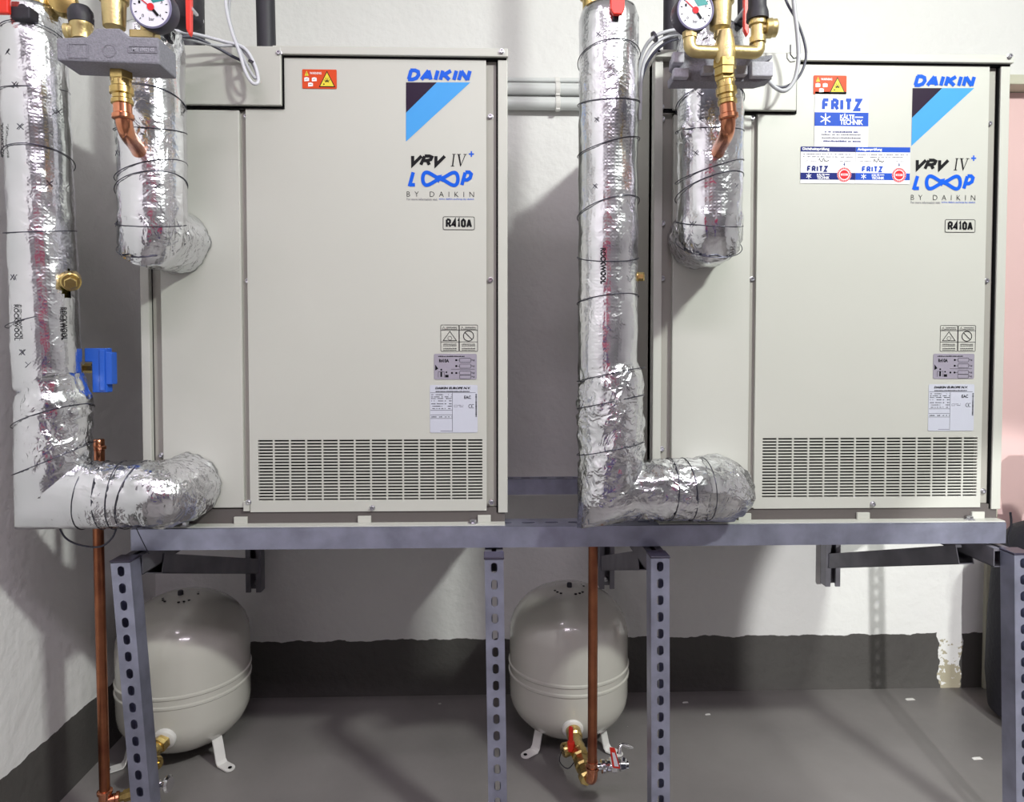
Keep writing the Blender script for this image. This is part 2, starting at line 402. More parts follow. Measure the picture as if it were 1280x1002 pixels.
# ------------------------------------------------------------------ setting
XL, YW, ZF, ZC = -.29, .643, -.6986, 1.97
def struct(name, b, m, parent=None, **k): return obj(name, b, m, parent, kind='structure', **k)
b = BM(); box(b, XL-.1, 4.2, -4.6, 1.0, ZF-.1, ZF); struct('floor', b, 'floor', label='worn grey painted concrete floor', category='floor')
b = BM(); box(b, XL-.1, 4.2, -4.6, 1.0, ZC, ZC+.1); struct('ceiling', b, 'ceil', label='plain white ceiling above the machines', category='ceiling')
DX0, DX1, DZ1 = 2.284, 3.12, 1.215     # door opening
b = BM(); box(b, XL, DX0, YW, YW+.12, ZF, ZC); box(b, DX0, DX1, YW, YW+.12, DZ1, ZC); box(b, DX1, 4.1, YW, YW+.12, ZF, ZC)
struct('wall_back', b, 'wall', label='white plaster wall with dark grey painted lower band behind the machines', category='wall')
b = BM(); box(b, XL-.1, XL, -4.5, YW+.12, ZF, ZC); struct('wall_left', b, 'wall_l', label='white side wall with grey lower band at the left edge', category='wall')
b = BM(); box(b, 4.1, 4.2, -4.5, YW+.12, ZF, ZC); struct('wall_right', b, 'ceil', label='plain white wall to the right, out of view', category='wall')
b = BM(); box(b, XL-.1, 4.2, -4.6, -4.5, ZF, ZC); struct('wall_front', b, 'grey_wall', label='unseen wall behind the photographer, darkened for the foil reflections', category='wall')
dr = thing('door_1', 'pink door in a cream painted frame at the right edge', 'door', (DX0, YW, ZF)); dr['kind'] = 'structure'
b = BM(); box(b, DX0, DX0+.032, YW-.012, YW+.11, ZF, DZ1-.03, bev=.003); obj('door_jamb', b, 'frame', dr)
b = BM(); box(b, DX1-.032, DX1, YW-.012, YW+.11, ZF, DZ1-.03, bev=.003); obj('door_jamb', b, 'frame', dr)
b = BM(); box(b, DX0, DX1, YW-.012, YW+.11, DZ1-.03, DZ1, bev=.003); obj('door_lintel', b, 'frame', dr)
b = BM(); box(b, DX0+.033, DX1-.033, YW+.055, YW+.095, ZF+.012, DZ1-.031)
obj('door_leaf', b, 'pink', dr)
b = BM()
for i in range(16):
    x = DX0+.05+i*.045; box(b, x, x+.03+.015*random.random(), YW+.005, YW+.045, ZF, ZF+.008+.014*random.random(), bev=.003)
obj('crumbled_mortar', b, 'rubble', dr, kind='stuff')

# ------------------------------------------------------------------ slotted channel frame
def slot_plate(bm, O, U, V, Lr, Wd, pitch, sl, sw, depth, mi=0, phase=.5):
    """a steel strip along U (length Lr), width Wd along V, with real oval slots; depth along U x V (outwards)"""
    O, U, V = Vector(O), Vector(U).normalized(), Vector(V).normalized(); Nn = U.cross(V)
    n = int(Lr/pitch)
    def P(a, c, d=0): return O+U*a+V*c-Nn*d
    def q(a, b_, c, d):
        f = bm.faces.new([bm.verts.new(P(*z)) for z in ((a, c), (b_, c), (b_, d), (a, d))]); f.material_index = mi
    for i in range(n):
        a0 = i*pitch; ac = a0+pitch*phase
        angs = sorted([2*PI*k/16 for k in range(16)] + [math.atan2(s2*Wd/2, s1*pitch/2) % (2*PI) for s1 in (1, -1) for s2 in (1, -1)])
        inn = []; inb = []; out = []
        for t in angs:
            c, s = math.cos(t), math.sin(t)
            k = min((pitch/2)/abs(c) if abs(c) > 1e-6 else 9, (Wd/2)/abs(s) if abs(s) > 1e-6 else 9)
            out.append(bm.verts.new(P(ac+c*k, Wd/2+s*k)))
            # stadium
            h = (sl-sw)/2; r = sw/2
            if abs(s)*h < 1e-9: kk = h+r
            if abs(s) > 1e-6 and r/abs(s)*abs(c) <= h: kk = r/abs(s)
            else:
                ca = abs(c); kk = h*ca+math.sqrt(max(0, r*r-h*h*(1-ca*ca)))
            inn.append(bm.verts.new(P(ac+c*kk, Wd/2+s*kk))); inb.append(bm.verts.new(P(ac+c*kk, Wd/2+s*kk, depth)))
        m = len(angs)
        for j in range(m):
            k = (j+1) % m
            bm.faces.new((inn[j], out[j], out[k], inn[k])).material_index = mi
            bm.faces.new((inb[j], inn[j], inn[k], inb[k])).material_index = mi
    if Lr-n*pitch > 1e-4: q(n*pitch, Lr, 0, Wd)
def strut(bm, A, B, side, out, w=.038, dp=.038, pitch=.035, slots=True, sl=.021, sw=.0135):
    """C channel from A to B; A,B = centre of slotted face; side = width direction, out = slotted face normal"""
    A, B = Vector(A), Vector(B); U = (B-A).normalized(); side = Vector(side).normalized(); out = Vector(out).normalized()
    side = (side-U*side.dot(U)).normalized(); out = U.cross(side) if U.cross(side).dot(out) > 0 else -U.cross(side)
    if U.cross(side).dot(out) < 0: side = -side
    Lr = (B-A).length
    if slots: slot_plate(bm, A-side*w/2, U, side, Lr, w, pitch, sl, sw, .002)
    def bx(s0, s1, d0, d1):
        v = [bm.verts.new(A+U*a+side*s-out*d) for a in (0, Lr) for s, d in ((s0, d0), (s1, d0), (s1, d1), (s0, d1))]
        fs = [bm.faces.new([v[i] for i in q]) for q in ((0,1,2,3),(7,6,5,4),(0,4,5,1),(1,5,6,2),(2,6,7,3),(3,7,4,0))]
        bmesh.ops.recalc_face_normals(bm, faces=fs)
    if not slots: bx(-w/2, w/2, 0, .002)
    bx(-w/2, -w/2+.002, .0005, dp); bx(w/2-.002, w/2, .0005, dp)
    bx(-w/2+.002, -w/2+.014, dp-.006, dp); bx(w/2-.014, w/2-.002, dp-.006, dp)

fr = thing('support_frame', 'galvanised slotted channel frame with four posts carrying both machines', 'frame', (.9, -.03, ZF))
XB0, XB1 = at(163, 670, Y=-.03).x, at(1258, 665, Y=-.03).x
def beam(name, y0, y1, x0, x1):
    bb = BM(); strut(bb, (x0, (y0+y1)/2, -.0005), (x1, (y0+y1)/2, -.0005), (0, 1, 0), (0, 0, 1), w=y1-y0, dp=.0445, pitch=.05, sl=.03, sw=.013)
    for x in (x0, x1-.002): box(bb, x, x+.002, y0+.002, y1-.002, -.0425, -.003)
    return obj(name, bb, 'galv', fr)
beam('front_beam', -.029, .037, XB0, XB1)
beam('rear_beam', .50, .54, XB0+.02, XB1-.02)
posts = [  # top centre pixel span -> bottom
    ((at(138, 700, Y=-.088).x+.019), (at(164.5, 1002, Y=-.088).x+.018), -.088),
    (.7375, .7445, -.088), (1.0745, 1.079, -.09), (at(1268, 690, Y=-.09).x+.019, at(1270, 1002, Y=-.09).x+.019, -.09)]
for i, (xt, xb, y) in enumerate(posts):
    zb = -.56; k = (-.05-ZF)/(-.05+.545)
    xf = xt+(xb-xt)*k
    bb = BM(); strut(bb, (xt, y, -.052), (xf, y, ZF+.006), (1, 0, 0), (0, -1, 0), w=.038, dp=.040, pitch=.0345)
    obj('post', bb, 'galv', fr)
    bb = BM(); box(bb, xt-.0205, xt+.0205, y-.002, y+.042, -.052, -.0475, bev=.0015); obj('end_cap', bb, 'cap', fr)
    bb = BM(); box(bb, xf-.035, xf+.035, y-.02, y+.06, ZF, ZF+.006, bev=.001); obj('foot_plate', bb, 'galv', fr)
    xc = xt+(.004 if i == 0 else 0 if i < 3 else -.012)
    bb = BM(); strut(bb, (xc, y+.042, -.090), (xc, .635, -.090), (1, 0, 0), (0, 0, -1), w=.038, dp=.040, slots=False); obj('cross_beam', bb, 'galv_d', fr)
for k, xc in enumerate((.030, 1.078, 1.764)):
    bb = BM()
    strut(bb, (xc, .604, -.345), (xc, .604, -.03), (1, 0, 0), (0, 1, 0), w=.044, dp=.036, slots=False)
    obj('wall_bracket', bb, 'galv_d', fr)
    bb = BM()   # sloping arm up to the front of the frame
    strut(bb, (xc, .59, -.296), (xc+(-.026, -.004, .03)[k], .03, (-.112, -.115, -.108)[k]), (1, 0, 0), (0, -.3, -1), w=.036, dp=.042, slots=False)
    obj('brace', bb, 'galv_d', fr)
    bb = BM(); lathe(bb, [(.009, 0), (.009, .006), (.006, .007), (0, .007)], (xc, .6035, -.325), (0, -1, 0), 6)
    obj('bolt', bb, 'steel', fr)

# ------------------------------------------------------------------ the two cabinet units
X2 = 1.078
def lx(x, y=400, Y=0): return at(x, y, Y=Y).x
def lz(y, x=450, Y=0): return at(x, y, Y=Y).z
def R(x0, x1, y0, y1, off=0):   # pixel rectangle on the door plane
    ym = (y0+y1)/2; xm = (x0+x1)/2
    return lx(x0, ym)-off, lx(x1, ym)-off, lz(y1, xm), lz(y0, xm)
def make_screw(bm, x, z, y=0, r=.0052):
    lathe(bm, [(r*1.25, 0), (r*1.25, .001), (r, .0012), (r, .005), (r*.8, .006), (r*.55, .006), (r*.5, .003), (0, .003)], (x, y, z), (0, -1, 0), 12)
def logo(bm, y, brand=True):
    a = dict(k=0, b=1, lb=2, p=3, g=4)
    x0, x1, z0, z1 = R(507, 591, 86, 102); strokes(bm, 'DAIKIN', x0, x1, z0, z1, y, a['b'], .29, .28, .42)
    px = lambda x, yy: (lx(x, yy), lz(yy, x))
    poly(bm, [px(507.5, 103), px(546, 103), px(507.5, 141)], y, a['p'])
    poly(bm, [px(546, 103), px(588, 103), px(507.5, 177), px(507.5, 141)], y, a['lb'])
    x0, x1, z0, z1 = R(508, 559, 193, 208); strokes(bm, 'VRV', x0, x1, z0, z1, y, a['k'], .27, .45, .3)
    # stems with serifs for the numeral
    x0, x1, z0, z1 = R(563.5, 583, 192.5, 208); W = x1-x0; H = z1-z0; sh = lambda u, v: (x0+W*(u+.10*v), z0+H*v)
    for q in ([(.0, 0), (.22, 0), (.22, .05), (0, .05)], [(.07, .05), (.15, .05), (.15, .95), (.07, .95)], [(0, .95), (.22, .95), (.22, 1), (0, 1)],
              [(.30, .95), (.55, .95), (.55, 1), (.30, 1)], [(.36, .95), (.47, .95), (.66, .12), (.60, 0)], [(.60, 0), (.64, .0), (.86, .95), (.81, .95)], [(.72, .95), (.93, .95), (.93, 1), (.72, 1)]):
        poly(bm, [sh(u, v) for u, v in q], y, a['k'])
    x0, x1, z0, z1 = R(586, 592.5, 189, 196); t = (x1-x0)*.13
    quad(bm, (x0+x1)/2-t, (x0+x1)/2+t, z0, z1, y, a['b']); quad(bm, x0, (x0+x1)/2-t, (z0+z1)/2-t, (z0+z1)/2+t, y, a['b']); quad(bm, (x0+x1)/2+t, x1, (z0+z1)/2-t, (z0+z1)/2+t, y, a['b'])
    # L  loop  P
    x0, x1, z0, z1 = R(509, 526, 213, 233.5); strokes(bm, 'L', x0, x1, z0, z1, y, a['b'], .22, .28)
    x0, x1, z0, z1 = R(528.5, 572.5, 215.5, 231.5); cx, cz = (x0+x1)/2, (z0+z1)/2; A = (x1-x0)/2; B = (z1-z0)/2
    def lob(t): c = math.cos(t); return (cx+A*math.copysign(abs(c)**.72, c), cz-B*math.sin(2*t)*(1 if abs(math.sin(2*t)) < 1 else 1))
    h1 = [lob(-PI/2+PI*k/24) for k in range(25)]; h2 = [lob(PI/2+PI*k/24) for k in range(25)]
    line(bm, h1[1:]+h2[:3], .0076, y-.0001, a['b']); line(bm, h2[2:-1], .0076, y-.0002, a['b']); line(bm, h2[-3:]+h1[1:3], .0076, y-.0003, a['b'])
    x0, x1, z0, z1 = R(574, 593, 213, 233.5); strokes(bm, 'P', x0, x1, z0, z1, y, a['b'], .22, .28)
    x0, x1, z0, z1 = R(508.5, 592.5, 239.5, 246); txt(bm, 'BY DAIKIN', x0, x1, z0, z1, y, a['k'], 0, -.012, 2.1)
    x0, x1, z0, z1 = R(508.5, 547, 247.5, 250.5); txt(bm, 'For more information visit:', x0, x1, z0, z1, y, a['g'])
    x0, x1, z0, z1 = R(548.5, 592.5, 247.5, 250.5); txt(bm, 'www.daikin.eu/loop-by-daikin', x0, x1, z0, z1, y, a['b'])
GL_ = {'D': [[(0, 0), (.5, 0), (.85, .15), (1, .5), (.85, .85), (.5, 1), (0, 1)], [(.08, 1), (.08, 0)]], 'A': [[(0, 0), (.5, 1)], [(.5, 1), (1, 0)], [(.2, .3), (.8, .3)]],
 'I': [[(.5, 0), (.5, 1)]], 'K': [[(.05, 0), (.05, 1)], [(.1, .42), (.9, 1)], [(.3, .55), (1, 0)]], 'N': [[(.05, 0), (.05, 1)], [(.05, 1), (.95, 0)], [(.95, 0), (.95, 1)]],
 'F': [[(.1, 0), (.1, .8), (.25, 1), (1, 1)], [(.1, .5), (.85, .5)]], 'R': [[(.05, 0), (.05, .98)], [(.05, 1), (.6, 1), (.9, .88), (.9, .6), (.6, .48), (.05, .48)], [(.55, .5), (1, 0)]],
 'T': [[(0, 1), (1, 1)], [(.5, 1), (.5, 0)]], 'Z': [[(0, 1), (.95, 1), (.05, 0), (1, 0)]], 'V': [[(0, 1), (.45, 0), (1, 1)]],
 '4': [[(.75, 0), (.75, 1), (0, .3), (1, .3)]], '1': [[(.2, .8), (.6, 1), (.6, 0)]], '0': [[(.5, 0), (.9, .2), (.9, .8), (.5, 1), (.1, .8), (.1, .2), (.5, 0)]],
 'P': [[(.05, 0), (.05, .98)], [(.05, 1), (.6, 1), (.95, .85), (.95, .55), (.6, .4), (.05, .4)]], 'L': [[(.05, 1), (.05, -.1)], [(0, .02), (1, .02)]]}
WID = {'I': .12, '1': .45}
def strokes(bm, s_, x0, x1, z0, z1, y, mi, wt, shear=0, gap=.32):
    # heavy lettering drawn as strokes; wt = stroke width as a share of the height
    H = z1-z0; ws = [WID.get(c, 1) for c in s_]; tot = sum(ws)+gap*(len(s_)-1); S_ = (x1-x0-shear*H-wt*H)/tot; x = x0+wt*H/2; k = 0
    for c, w_ in zip(s_, ws):
        for pl in GL_[c]:
            pts = []
            for u_, v in pl:
                zz = z0+wt*H/2+v*(H-wt*H)
                uu = (u_ if w_ > .2 else .5)*S_*w_
                pts.append((x+uu+shear*(zz-z0), zz))
            line(bm, pts, wt*H, y-.00004*k, mi); k += 1
        x += (w_+gap)*S_
LOGOM = ['ink', 'ink_b', 'ink_lb', 'ink_bk', 'ink_g']
def warning_sticker(bm, x0, x1, z0, z1, y):
    # 0 orange 1 yellow 2 ink 3 white
    W, H = x1-x0, z1-z0; P = lambda u, v: (x0+W*u, z0+H*v)
    prism(bm, rrect(x0, x1, z0, z1, .002), y, y+.0006, 0); y -= .0003
    poly(bm, [P(.48, .08), P(.96, .08), P(.72, .93)], y, 2); poly(bm, [P(.52, .13), P(.92, .13), P(.72, .84)], y-.0002, 1)
    for i in range(9):
        t = .3+i*.32; u0, v0 = .72, .32; line(bm, [P(u0+.02*math.cos(t), v0+.05*math.sin(t)), P(u0+.11*math.cos(t)*(.6+.4*(i % 2)), v0+.27*math.sin(t)*(.5+.5*(i % 2)))], .0009, y-.0004, 2)
    disc(bm, *P(.63, .23), .0016, y-.0004, 2, 8)
    poly(bm, [P(.07, .66), P(.19, .66), P(.13, .92)], y, 1); txt(bm, '!', *[P(.122, 0)[0], P(.138, 0)[0], P(0, .69)[1], P(0, .84)[1]], y-.0002, 2)
    txt(bm, 'WARNING', P(.22, 0)[0], P(.56, 0)[0], P(0, .74)[1], P(0, .86)[1], y, 3, 0, .02)
    for u, v in ((.13, .47), (.35, .47), (.24, .2)):
        poly(bm, [P(u-.07, v-.1), P(u+.07, v-.08), P(u+.07, v+.08), P(u, v+.12), P(u-.07, v+.09)], y, 3)
        line(bm, [P(u-.04, v), P(u+.04, v+.02)], .0008, y-.0002, 2)
def barrow(bm, x0, x1, z, h, y, mi, dens=.75, seed=0):
    """a line of unreadably small print: tiny uneven dashes"""
    rnd = random.Random(seed+int(z*1e5)); x = x0
    while x < x1:
        w_ = rnd.uniform(.0009, .0032)
        if rnd.random() < dens: quad(bm, x, min(x+w_, x1), z, z+h*rnd.uniform(.7, 1), y, mi)
        x += w_+.0006
def snowflake(bm, cx, cz, r, y, mi, w_):
    for k in range(3):
        a = PI/2+k*PI/3; line(bm, [(cx+r*math.cos(a), cz+r*math.sin(a)), (cx-r*math.cos(a), cz-r*math.sin(a))], w_, y-.00005*k, mi)

def make_unit(ox, label, screws, right):
    u = thing('heat_pump_unit', label, 'heat pump unit', (ox, 0, 0), 'beige heat pump units on the frame')
    def o(name, bm, m, parent=None, **k):
        bmesh.ops.translate(bm, verts=bm.verts[:], vec=(ox, 0, 0)); return obj(name, bm, m, parent or u, **k)
    W = .767
    xc1, xr1, xp0, xp1 = .018, .036, lx(201), lx(302)
    xd0, xd1 = lx(310), lx(608)
    zt = lz(72); zb = lz(639); ztop = lz(60.5)
    b = BM(); box(b, 0, W, .022, .56, .034, ztop-.004, bev=.002); o('cabinet_body', b, 'beige_shade')
    b = BM(); box(b, .006, W-.006, .003, .55, .0, .033); o('base', b, 'beige_base')
    b = BM(); box(b, .01, W-.006, -.024, .02, 0, .0022); o('base_flange', b, 'beige')
    for x in (.09, lx(591)):
        b = BM(); lathe(b, [(.012, 0), (.012, .0015), (.007, .002), (.007, .007), (.004, .008), (0, .008)], (x, -.009, .0024), (0, 0, 1), 6); o('anchor_bolt', b, 'steel')
    for x in (lx(298), lx(454), W-.05):
        b = BM(); box(b, x-.014, x+.014, -.003, .003, .002, .017, bev=.001); o('base_tab', b, 'beige')
    b = BM()
    box(b, 0, xc1, -.001, .05, .034, ztop-.012, bev=.0015); o('corner_post', b, 'beige')
    b = BM()
    box(b, lx(622.5), W, -.001, .05, .022, ztop-.012, bev=.0015); box(b, lx(620.5), lx(622.5), .003, .02, .022, ztop-.012, 1); o('corner_post', b, ['beige', 'black'])
    b = BM(); box(b, xc1, xp0, .013, .022, .034, ztop-.012); box(b, xc1, xc1+.0015, .012, .014, .034, ztop-.012, 1); o('side_channel', b, ['beige_shade', 'black'])
    b = BM(); box(b, xd1, lx(620.5), .010, .022, .034, ztop-.012); o('side_channel', b, 'beige_shade')
    b = BM(); box(b, xp0, xp1, 0, .021, .036, lz(139), bev=.0018); o('connection_panel', b, 'beige')
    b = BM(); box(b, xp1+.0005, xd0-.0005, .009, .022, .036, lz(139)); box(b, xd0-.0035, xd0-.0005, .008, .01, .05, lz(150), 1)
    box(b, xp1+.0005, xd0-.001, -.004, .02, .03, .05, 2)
    o('joint_channel', b, ['beige_shade', 'beige_shade', 'beige'])
    # door with louvred opening
    gx0, gx1, gz0, gz1 = lx(322, 590), lx(604, 590), lz(625.5), lz(548.5)
    b = BM()
    box(b, xd0, gx0, 0, .014, zb, zt); box(b, gx1, xd1, 0, .014, zb, zt); box(b, gx0, gx1, 0, .014, gz1, zt); box(b, gx0, gx1, 0, .014, zb, gz0)
    bmesh.ops.remove_doubles(b, verts=b.verts[:], dist=1e-5)
    d = o('front_door', b, 'beige')
    b = BM(); nr, nc = 20, 14; ph = (gz1-gz0)/nr; pw = (gx1-gx0)/nc
    for i in range(nr+1):
        z = gz0+i*ph; box(b, gx0, gx1, .0002, .003, max(gz0, z-ph*.23), min(gz1, z+ph*.23))
    for j in range(nc+1):
        x = gx0+j*pw; box(b, max(gx0, x-pw*.05), min(gx1, x+pw*.05), 0, .0028, gz0, gz1)
    box(b, gx0-.003, gx1+.003, .0145, .0205, gz0-.003, gz1+.003, 1)  # black sheet stands in for the dark interior behind the slots
    o('louvre_grille', b, ['beige', 'black'], d, kind='stuff')
    # top cover on the left, top rail, gaps
    cx0, cx1, cz0, cz1 = .037, lx(356.5), lz(135), lz(62)
    b = BM(); box(b, cx0, cx1, -.012, .021, cz0, cz1, bev=.002); o('cover_panel', b, 'beige')
    b = BM(); box(b, cx0-.018, cx1+.0035, -.004, .001, cz0-.0035, cz0+.004); box(b, cx1, cx1+.0035, -.004, .001, cz0, lz(73)); o('panel_gap', b, 'black')  # black strips stand in for the dark gaps round the cover
    b = BM(); box(b, lx(346), W+.001, -.010, .03, lz(71), ztop, bev=.0015); box(b, cx1+.004, W-.002, -.003, .02, lz(73), lz(71)-.0005, 1); o('top_rail', b, ['beige', 'black'])
    b = BM(); box(b, -.001, .07, -.013, .03, cz1-.012, cz1+.003, bev=.001); o('corner_bracket', b, 'beige')
    b = BM(); box(b, 0, W, .03, .56, ztop-.004, ztop-.001); o('top_plate', b, 'beige')
    first = None
    for (sx, sy) in screws:
        X = at(sx, sy, Y=-.004).x-ox; Z = at(sx, sy, Y=-.004).z
        yy = .010
        if sy < 75: yy = -.010
        b = BM(); make_screw(b, X, Z, yy if sy < 620 else 0.0, .0048); o('screw', b, 'steel', smooth=True)
    # prints
    y = -.0006
    b = BM(); logo(b, y); o('printed_logo', b, LOGOM)
    b = BM(); x0, x1, z0, z1 = R(554, 593, 271, 287); quad(b, x0, x1, z0, z1, y, 0); line(b, rrect(x0, x1, z0, z1, .003), .0012, y-.0002, 1, True)
    strokes(b, 'R410A', x0+.005, x1-.005, z0+.0035, z1-.0035, y-.0003, 1, .22, 0, .5); o('refrigerant_label', b, ['beige', 'ink'])
    b = BM(); r = R(378, 421, 87, 111); warning_sticker(b, *r, y-.0006); o('warning_sticker', b, ['orange', 'yellow', 'ink', 'white'])
    # two pictogram cautions
    b = BM(); x0, x1, z0, z1 = R(551, 597, 406, 439); xm = (x0+x1)/2
    for a, c in ((x0, xm-.0006), (xm+.0006, x1)):
        line(b, rrect(a, c, z0, z1, .002), .0009, y, 0, True); H = z1-z0; cx = (a+c)/2
        for f in (.36, .80): quad(b, a, c, z0+H*f-.0004, z0+H*f+.0004, y, 0)
        barrow(b, a+.012, c-.004, z1-.006, .0018, y, 0, 1); barrow(b, a+.010, c-.003, z1-.0095, .0018, y, 0, 1)
        for f in (.26, .20, .10, .04): barrow(b, a+.005, c-.005, z0+H*f, .0016, y, 0, .95)
        line(b, [(a+.003, z1-.0095), (a+.009, z1-.0095), (a+.006, z1-.0035)], .0006, y, 0, True)
        if a == x0:
            line(b, [(cx-.014, z0+H*.41), (cx+.014, z0+H*.41), (cx, z0+H*.76)], .0012, y, 0, True); disc(b, cx, z0+H*.50, .0045, y, 0, 12, .0038)
        else:
            disc(b, cx, z0+H*.585, .0115, y, 0, 28, .0100); line(b, [(cx-.0075, z0+H*.585+.0075), (cx+.0075, z0+H*.585-.0075)], .0014, y-.0001, 0)
    o('caution_label', b, 'ink')
    b = BM(); x0, x1, z0, z1 = R(542.5, 596, 442, 474); W_, H = x1-x0, z1-z0; P = lambda u_, v: (x0+W_*u_, z0+H*v)
    prism(b, rrect(x0, x1, z0, z1, .003), y-.0004, y+.0003, 0); yy = y-.0007
    barrow(b, P(.1, 0)[0], P(.72, 0)[0], P(0, .88)[1], .0022, yy, 1, 1); txt(b, 'R410A', P(.12, 0)[0], P(.35, 0)[0], P(0, .66)[1], P(0, .8)[1], yy, 1, 0, .04)
    for i, v in enumerate((.75, .52, .25, .1)):
        line(b, rrect(P(.6, 0)[0], P(.86, 0)[0], P(0, v-.08)[1], P(0, v+.08)[1], .002), .0007, yy, 1, True)
        txt(b, 'kg', P(.88, 0)[0], P(.95, 0)[0], P(0, v-.04)[1], P(0, v+.05)[1], yy, 1)
        if i < 3: disc(b, *P(.52, v), .0022, yy, 1, 10); line(b, [P(.52, v), P(.6, v)], .0006, yy, 1)
    disc(b, *P(.42, .25), .0022, yy, 1, 10); disc(b, *P(.17, .38), .002, yy, 1, 10); disc(b, *P(.29, .28), .0018, yy, 1, 10)
    quad(b, *[P(.15, 0)[0], P(.19, 0)[0], P(0, .1)[1], P(0, .3)[1]], yy, 1); poly(b, [P(.03, .35), P(.1, .42), P(.03, .58)], yy, 1); line(b, [P(.1, .08), P(.1, .3), P(.24, .3), P(.24, .08)], .0007, yy, 1)
    quad(b, *[P(.26, 0)[0], P(.34, 0)[0], P(0, .08)[1], P(0, .18)[1]], yy, 1); line(b, [P(.4, .4), P(.95, .4)], .0006, yy, 1)
    o('charge_label', b, ['label_g', 'ink'])
    b = BM(); x0, x1, z0, z1 = R(537.5, 597, 481, 540.5); W_, H = x1-x0, z1-z0; P = lambda u_, v: (x0+W_*u_, z0+H*v)
    prism(b, rrect(x0, x1, z0, z1, .003), y-.0004, y+.0003, 0)
    txt(b, 'DAIKIN EUROPE N.V.', P(.11, 0)[0], P(.85, 0)[0], P(0, .91)[1], P(0, .96)[1], yy, 1, .25, .05)
    barrow(b, P(.12, 0)[0], P(.84, 0)[0], P(0, .855)[1], .0022, yy, 1, 1)
    for v in (.84, .475, .375, .30): line(b, [P(.01, v), P(.47, v)], .0006, yy, 1)
    line(b, [P(.47, .84), P(.96, .84)], .0006, yy, 1); line(b, [P(.47, .84), P(.47, .02)], .0006, yy, 1); line(b, [P(.22, .035), P(.46, .035)], .001, yy, 2)
    for i, v in enumerate((.79, .745, .71, .66, .60, .55, .50, .325)):
        barrow(b, P(.03, 0)[0], P(.28, 0)[0], P(0, v)[1], .0018, yy, 1, .75, i); barrow(b, P(.31, 0)[0], P(.46, 0)[0], P(0, v)[1], .0018, yy, 1, .7, i+9)
    txt(b, 'EAC', P(.72, 0)[0], P(.86, 0)[0], P(0, .71)[1], P(0, .775)[1], yy-.0002, 1, 0, .02)
    for q in range(2):
        c = P(.85+.055*q, .555); line(b, [(c[0]+.0038*math.cos(t), c[1]+.0038*math.sin(t)) for t in [PI*.35+PI*1.3*k/8 for k in range(9)]], .0009, yy, 1)
    line(b, [P(.875, .555), P(.895, .555)], .0008, yy, 1)
    line(b, [P(.51, .54), P(.57, .54), P(.57, .58), P(.51, .58)], .0006, yy, 2, True); barrow(b, P(.59, 0)[0], P(.70, 0)[0], P(0, .57)[1], .0015, yy, 2); barrow(b, P(.59, 0)[0], P(.70, 0)[0], P(0, .54)[1], .0015, yy, 2)
    rnd = random.Random(3); z = P(0, .33)[1]
    while z < P(0, .81)[1]:
        h = rnd.choice((.0006, .001, .0016)); quad(b, P(.955, 0)[0], P(.985, 0)[0], z, z+h, yy, 1); z += h+rnd.choice((.0005, .0008))
    o('rating_plate', b, ['plate', 'ink', 'ink_g'])
    if right:
        zz = y-.0006
        b = BM(); x0, x1, z0, z1 = R(1018, 1085, 113, 183.5, X2)
        z1 = at(1050, 115, Y=0).z; z0 = at(1050, 183.5, Y=0).z; W_, H = x1-x0, z1-z0; P = lambda u_, v: (x0+W_*u_, z0+H*v)
        quad(b, x0, x1, z0, z1, zz, 0); yy = zz-.0003
        strokes(b, 'FRITZ', P(.12, 0)[0], P(.88, 0)[0], P(0, .65)[1], P(0, .88)[1], yy, 1, .26, 0, .68)
        quad(b, x0, x1, P(0, .375)[1], P(0, .625)[1], yy, 1)
        snowflake(b, *P(.2, .5), .012, yy-.0002, 0, .0025)
        txt(b, 'KÄLTE', P(.47, 0)[0], P(.74, 0)[0], P(0, .5)[1], P(0, .605)[1], yy-.0002, 0, 0, .025, .95); quad(b, P(.75, 0)[0], P(.9, 0)[0], P(0, .53)[1], P(0, .55)[1], yy-.0002, 0)
        txt(b, 'TECHNIK', P(.47, 0)[0], P(.9, 0)[0], P(0, .4)[1], P(0, .495)[1], yy-.0002, 0, 0, .025, .95)
        for i, (v, mi) in enumerate(((.255, 3), (.205, 2), (.145, 2), (.085, 3))): barrow(b, P(.13+.06*(i == 0), 0)[0], P(.87-.06*(i == 0), 0)[0], P(0, v)[1], .0036, yy, mi, .9, i)
        o('service_sticker', b, ['white', 'ink_mb', 'ink_g', 'ink_db'])
        for k, (pa, pb, head, hc) in enumerate(((1000.5, 1068.5, 'Dichtheitsprüfung', 3), (1069, 1137, 'Anlagenprüfung', 1))):
            b = BM(); x0, x1 = at(pa, 205, Y=0).x-X2, at(pb, 205, Y=0).x-X2; z0, z1 = at(1068, 229.5, Y=0).z, at(1068, 183.8, Y=0).z
            W_, H = x1-x0, z1-z0; quad(b, x0, x1, z0, z1, zz, 0); yy = zz-.0003
            quad(b, x0, x1, P(0, .86)[1], P(0, 1)[1], yy, hc); txt(b, head, P(.03, 0)[0], P(.52 if k == 0 else .48, 0)[0], P(0, .88)[1], P(0, .975)[1], yy-.0002, 0, 0, .03)
            barrow(b, P(.04, 0)[0], P(.96, 0)[0], P(0, .78)[1], .0024, yy, 5, .85, k); barrow(b, P(.04, 0)[0], P(.96, 0)[0], P(0, .71)[1], .0024, yy, 5, .7, k+3); barrow(b, P(.04, 0)[0], P(.3, 0)[0], P(0, .6)[1], .0015, yy, 5); barrow(b, P(.68, 0)[0], P(.92, 0)[0], P(0, .6)[1], .0015, yy, 5)
            rnd = random.Random(k)  # handwriting
            hx, hz = P(.33, 0)[0], P(0, .58)[1]; pts = [(hx+i*.0016, hz+(.0075 if i in (1, 6, 7) else rnd.uniform(0, .004))+.0) for i in range(15)]
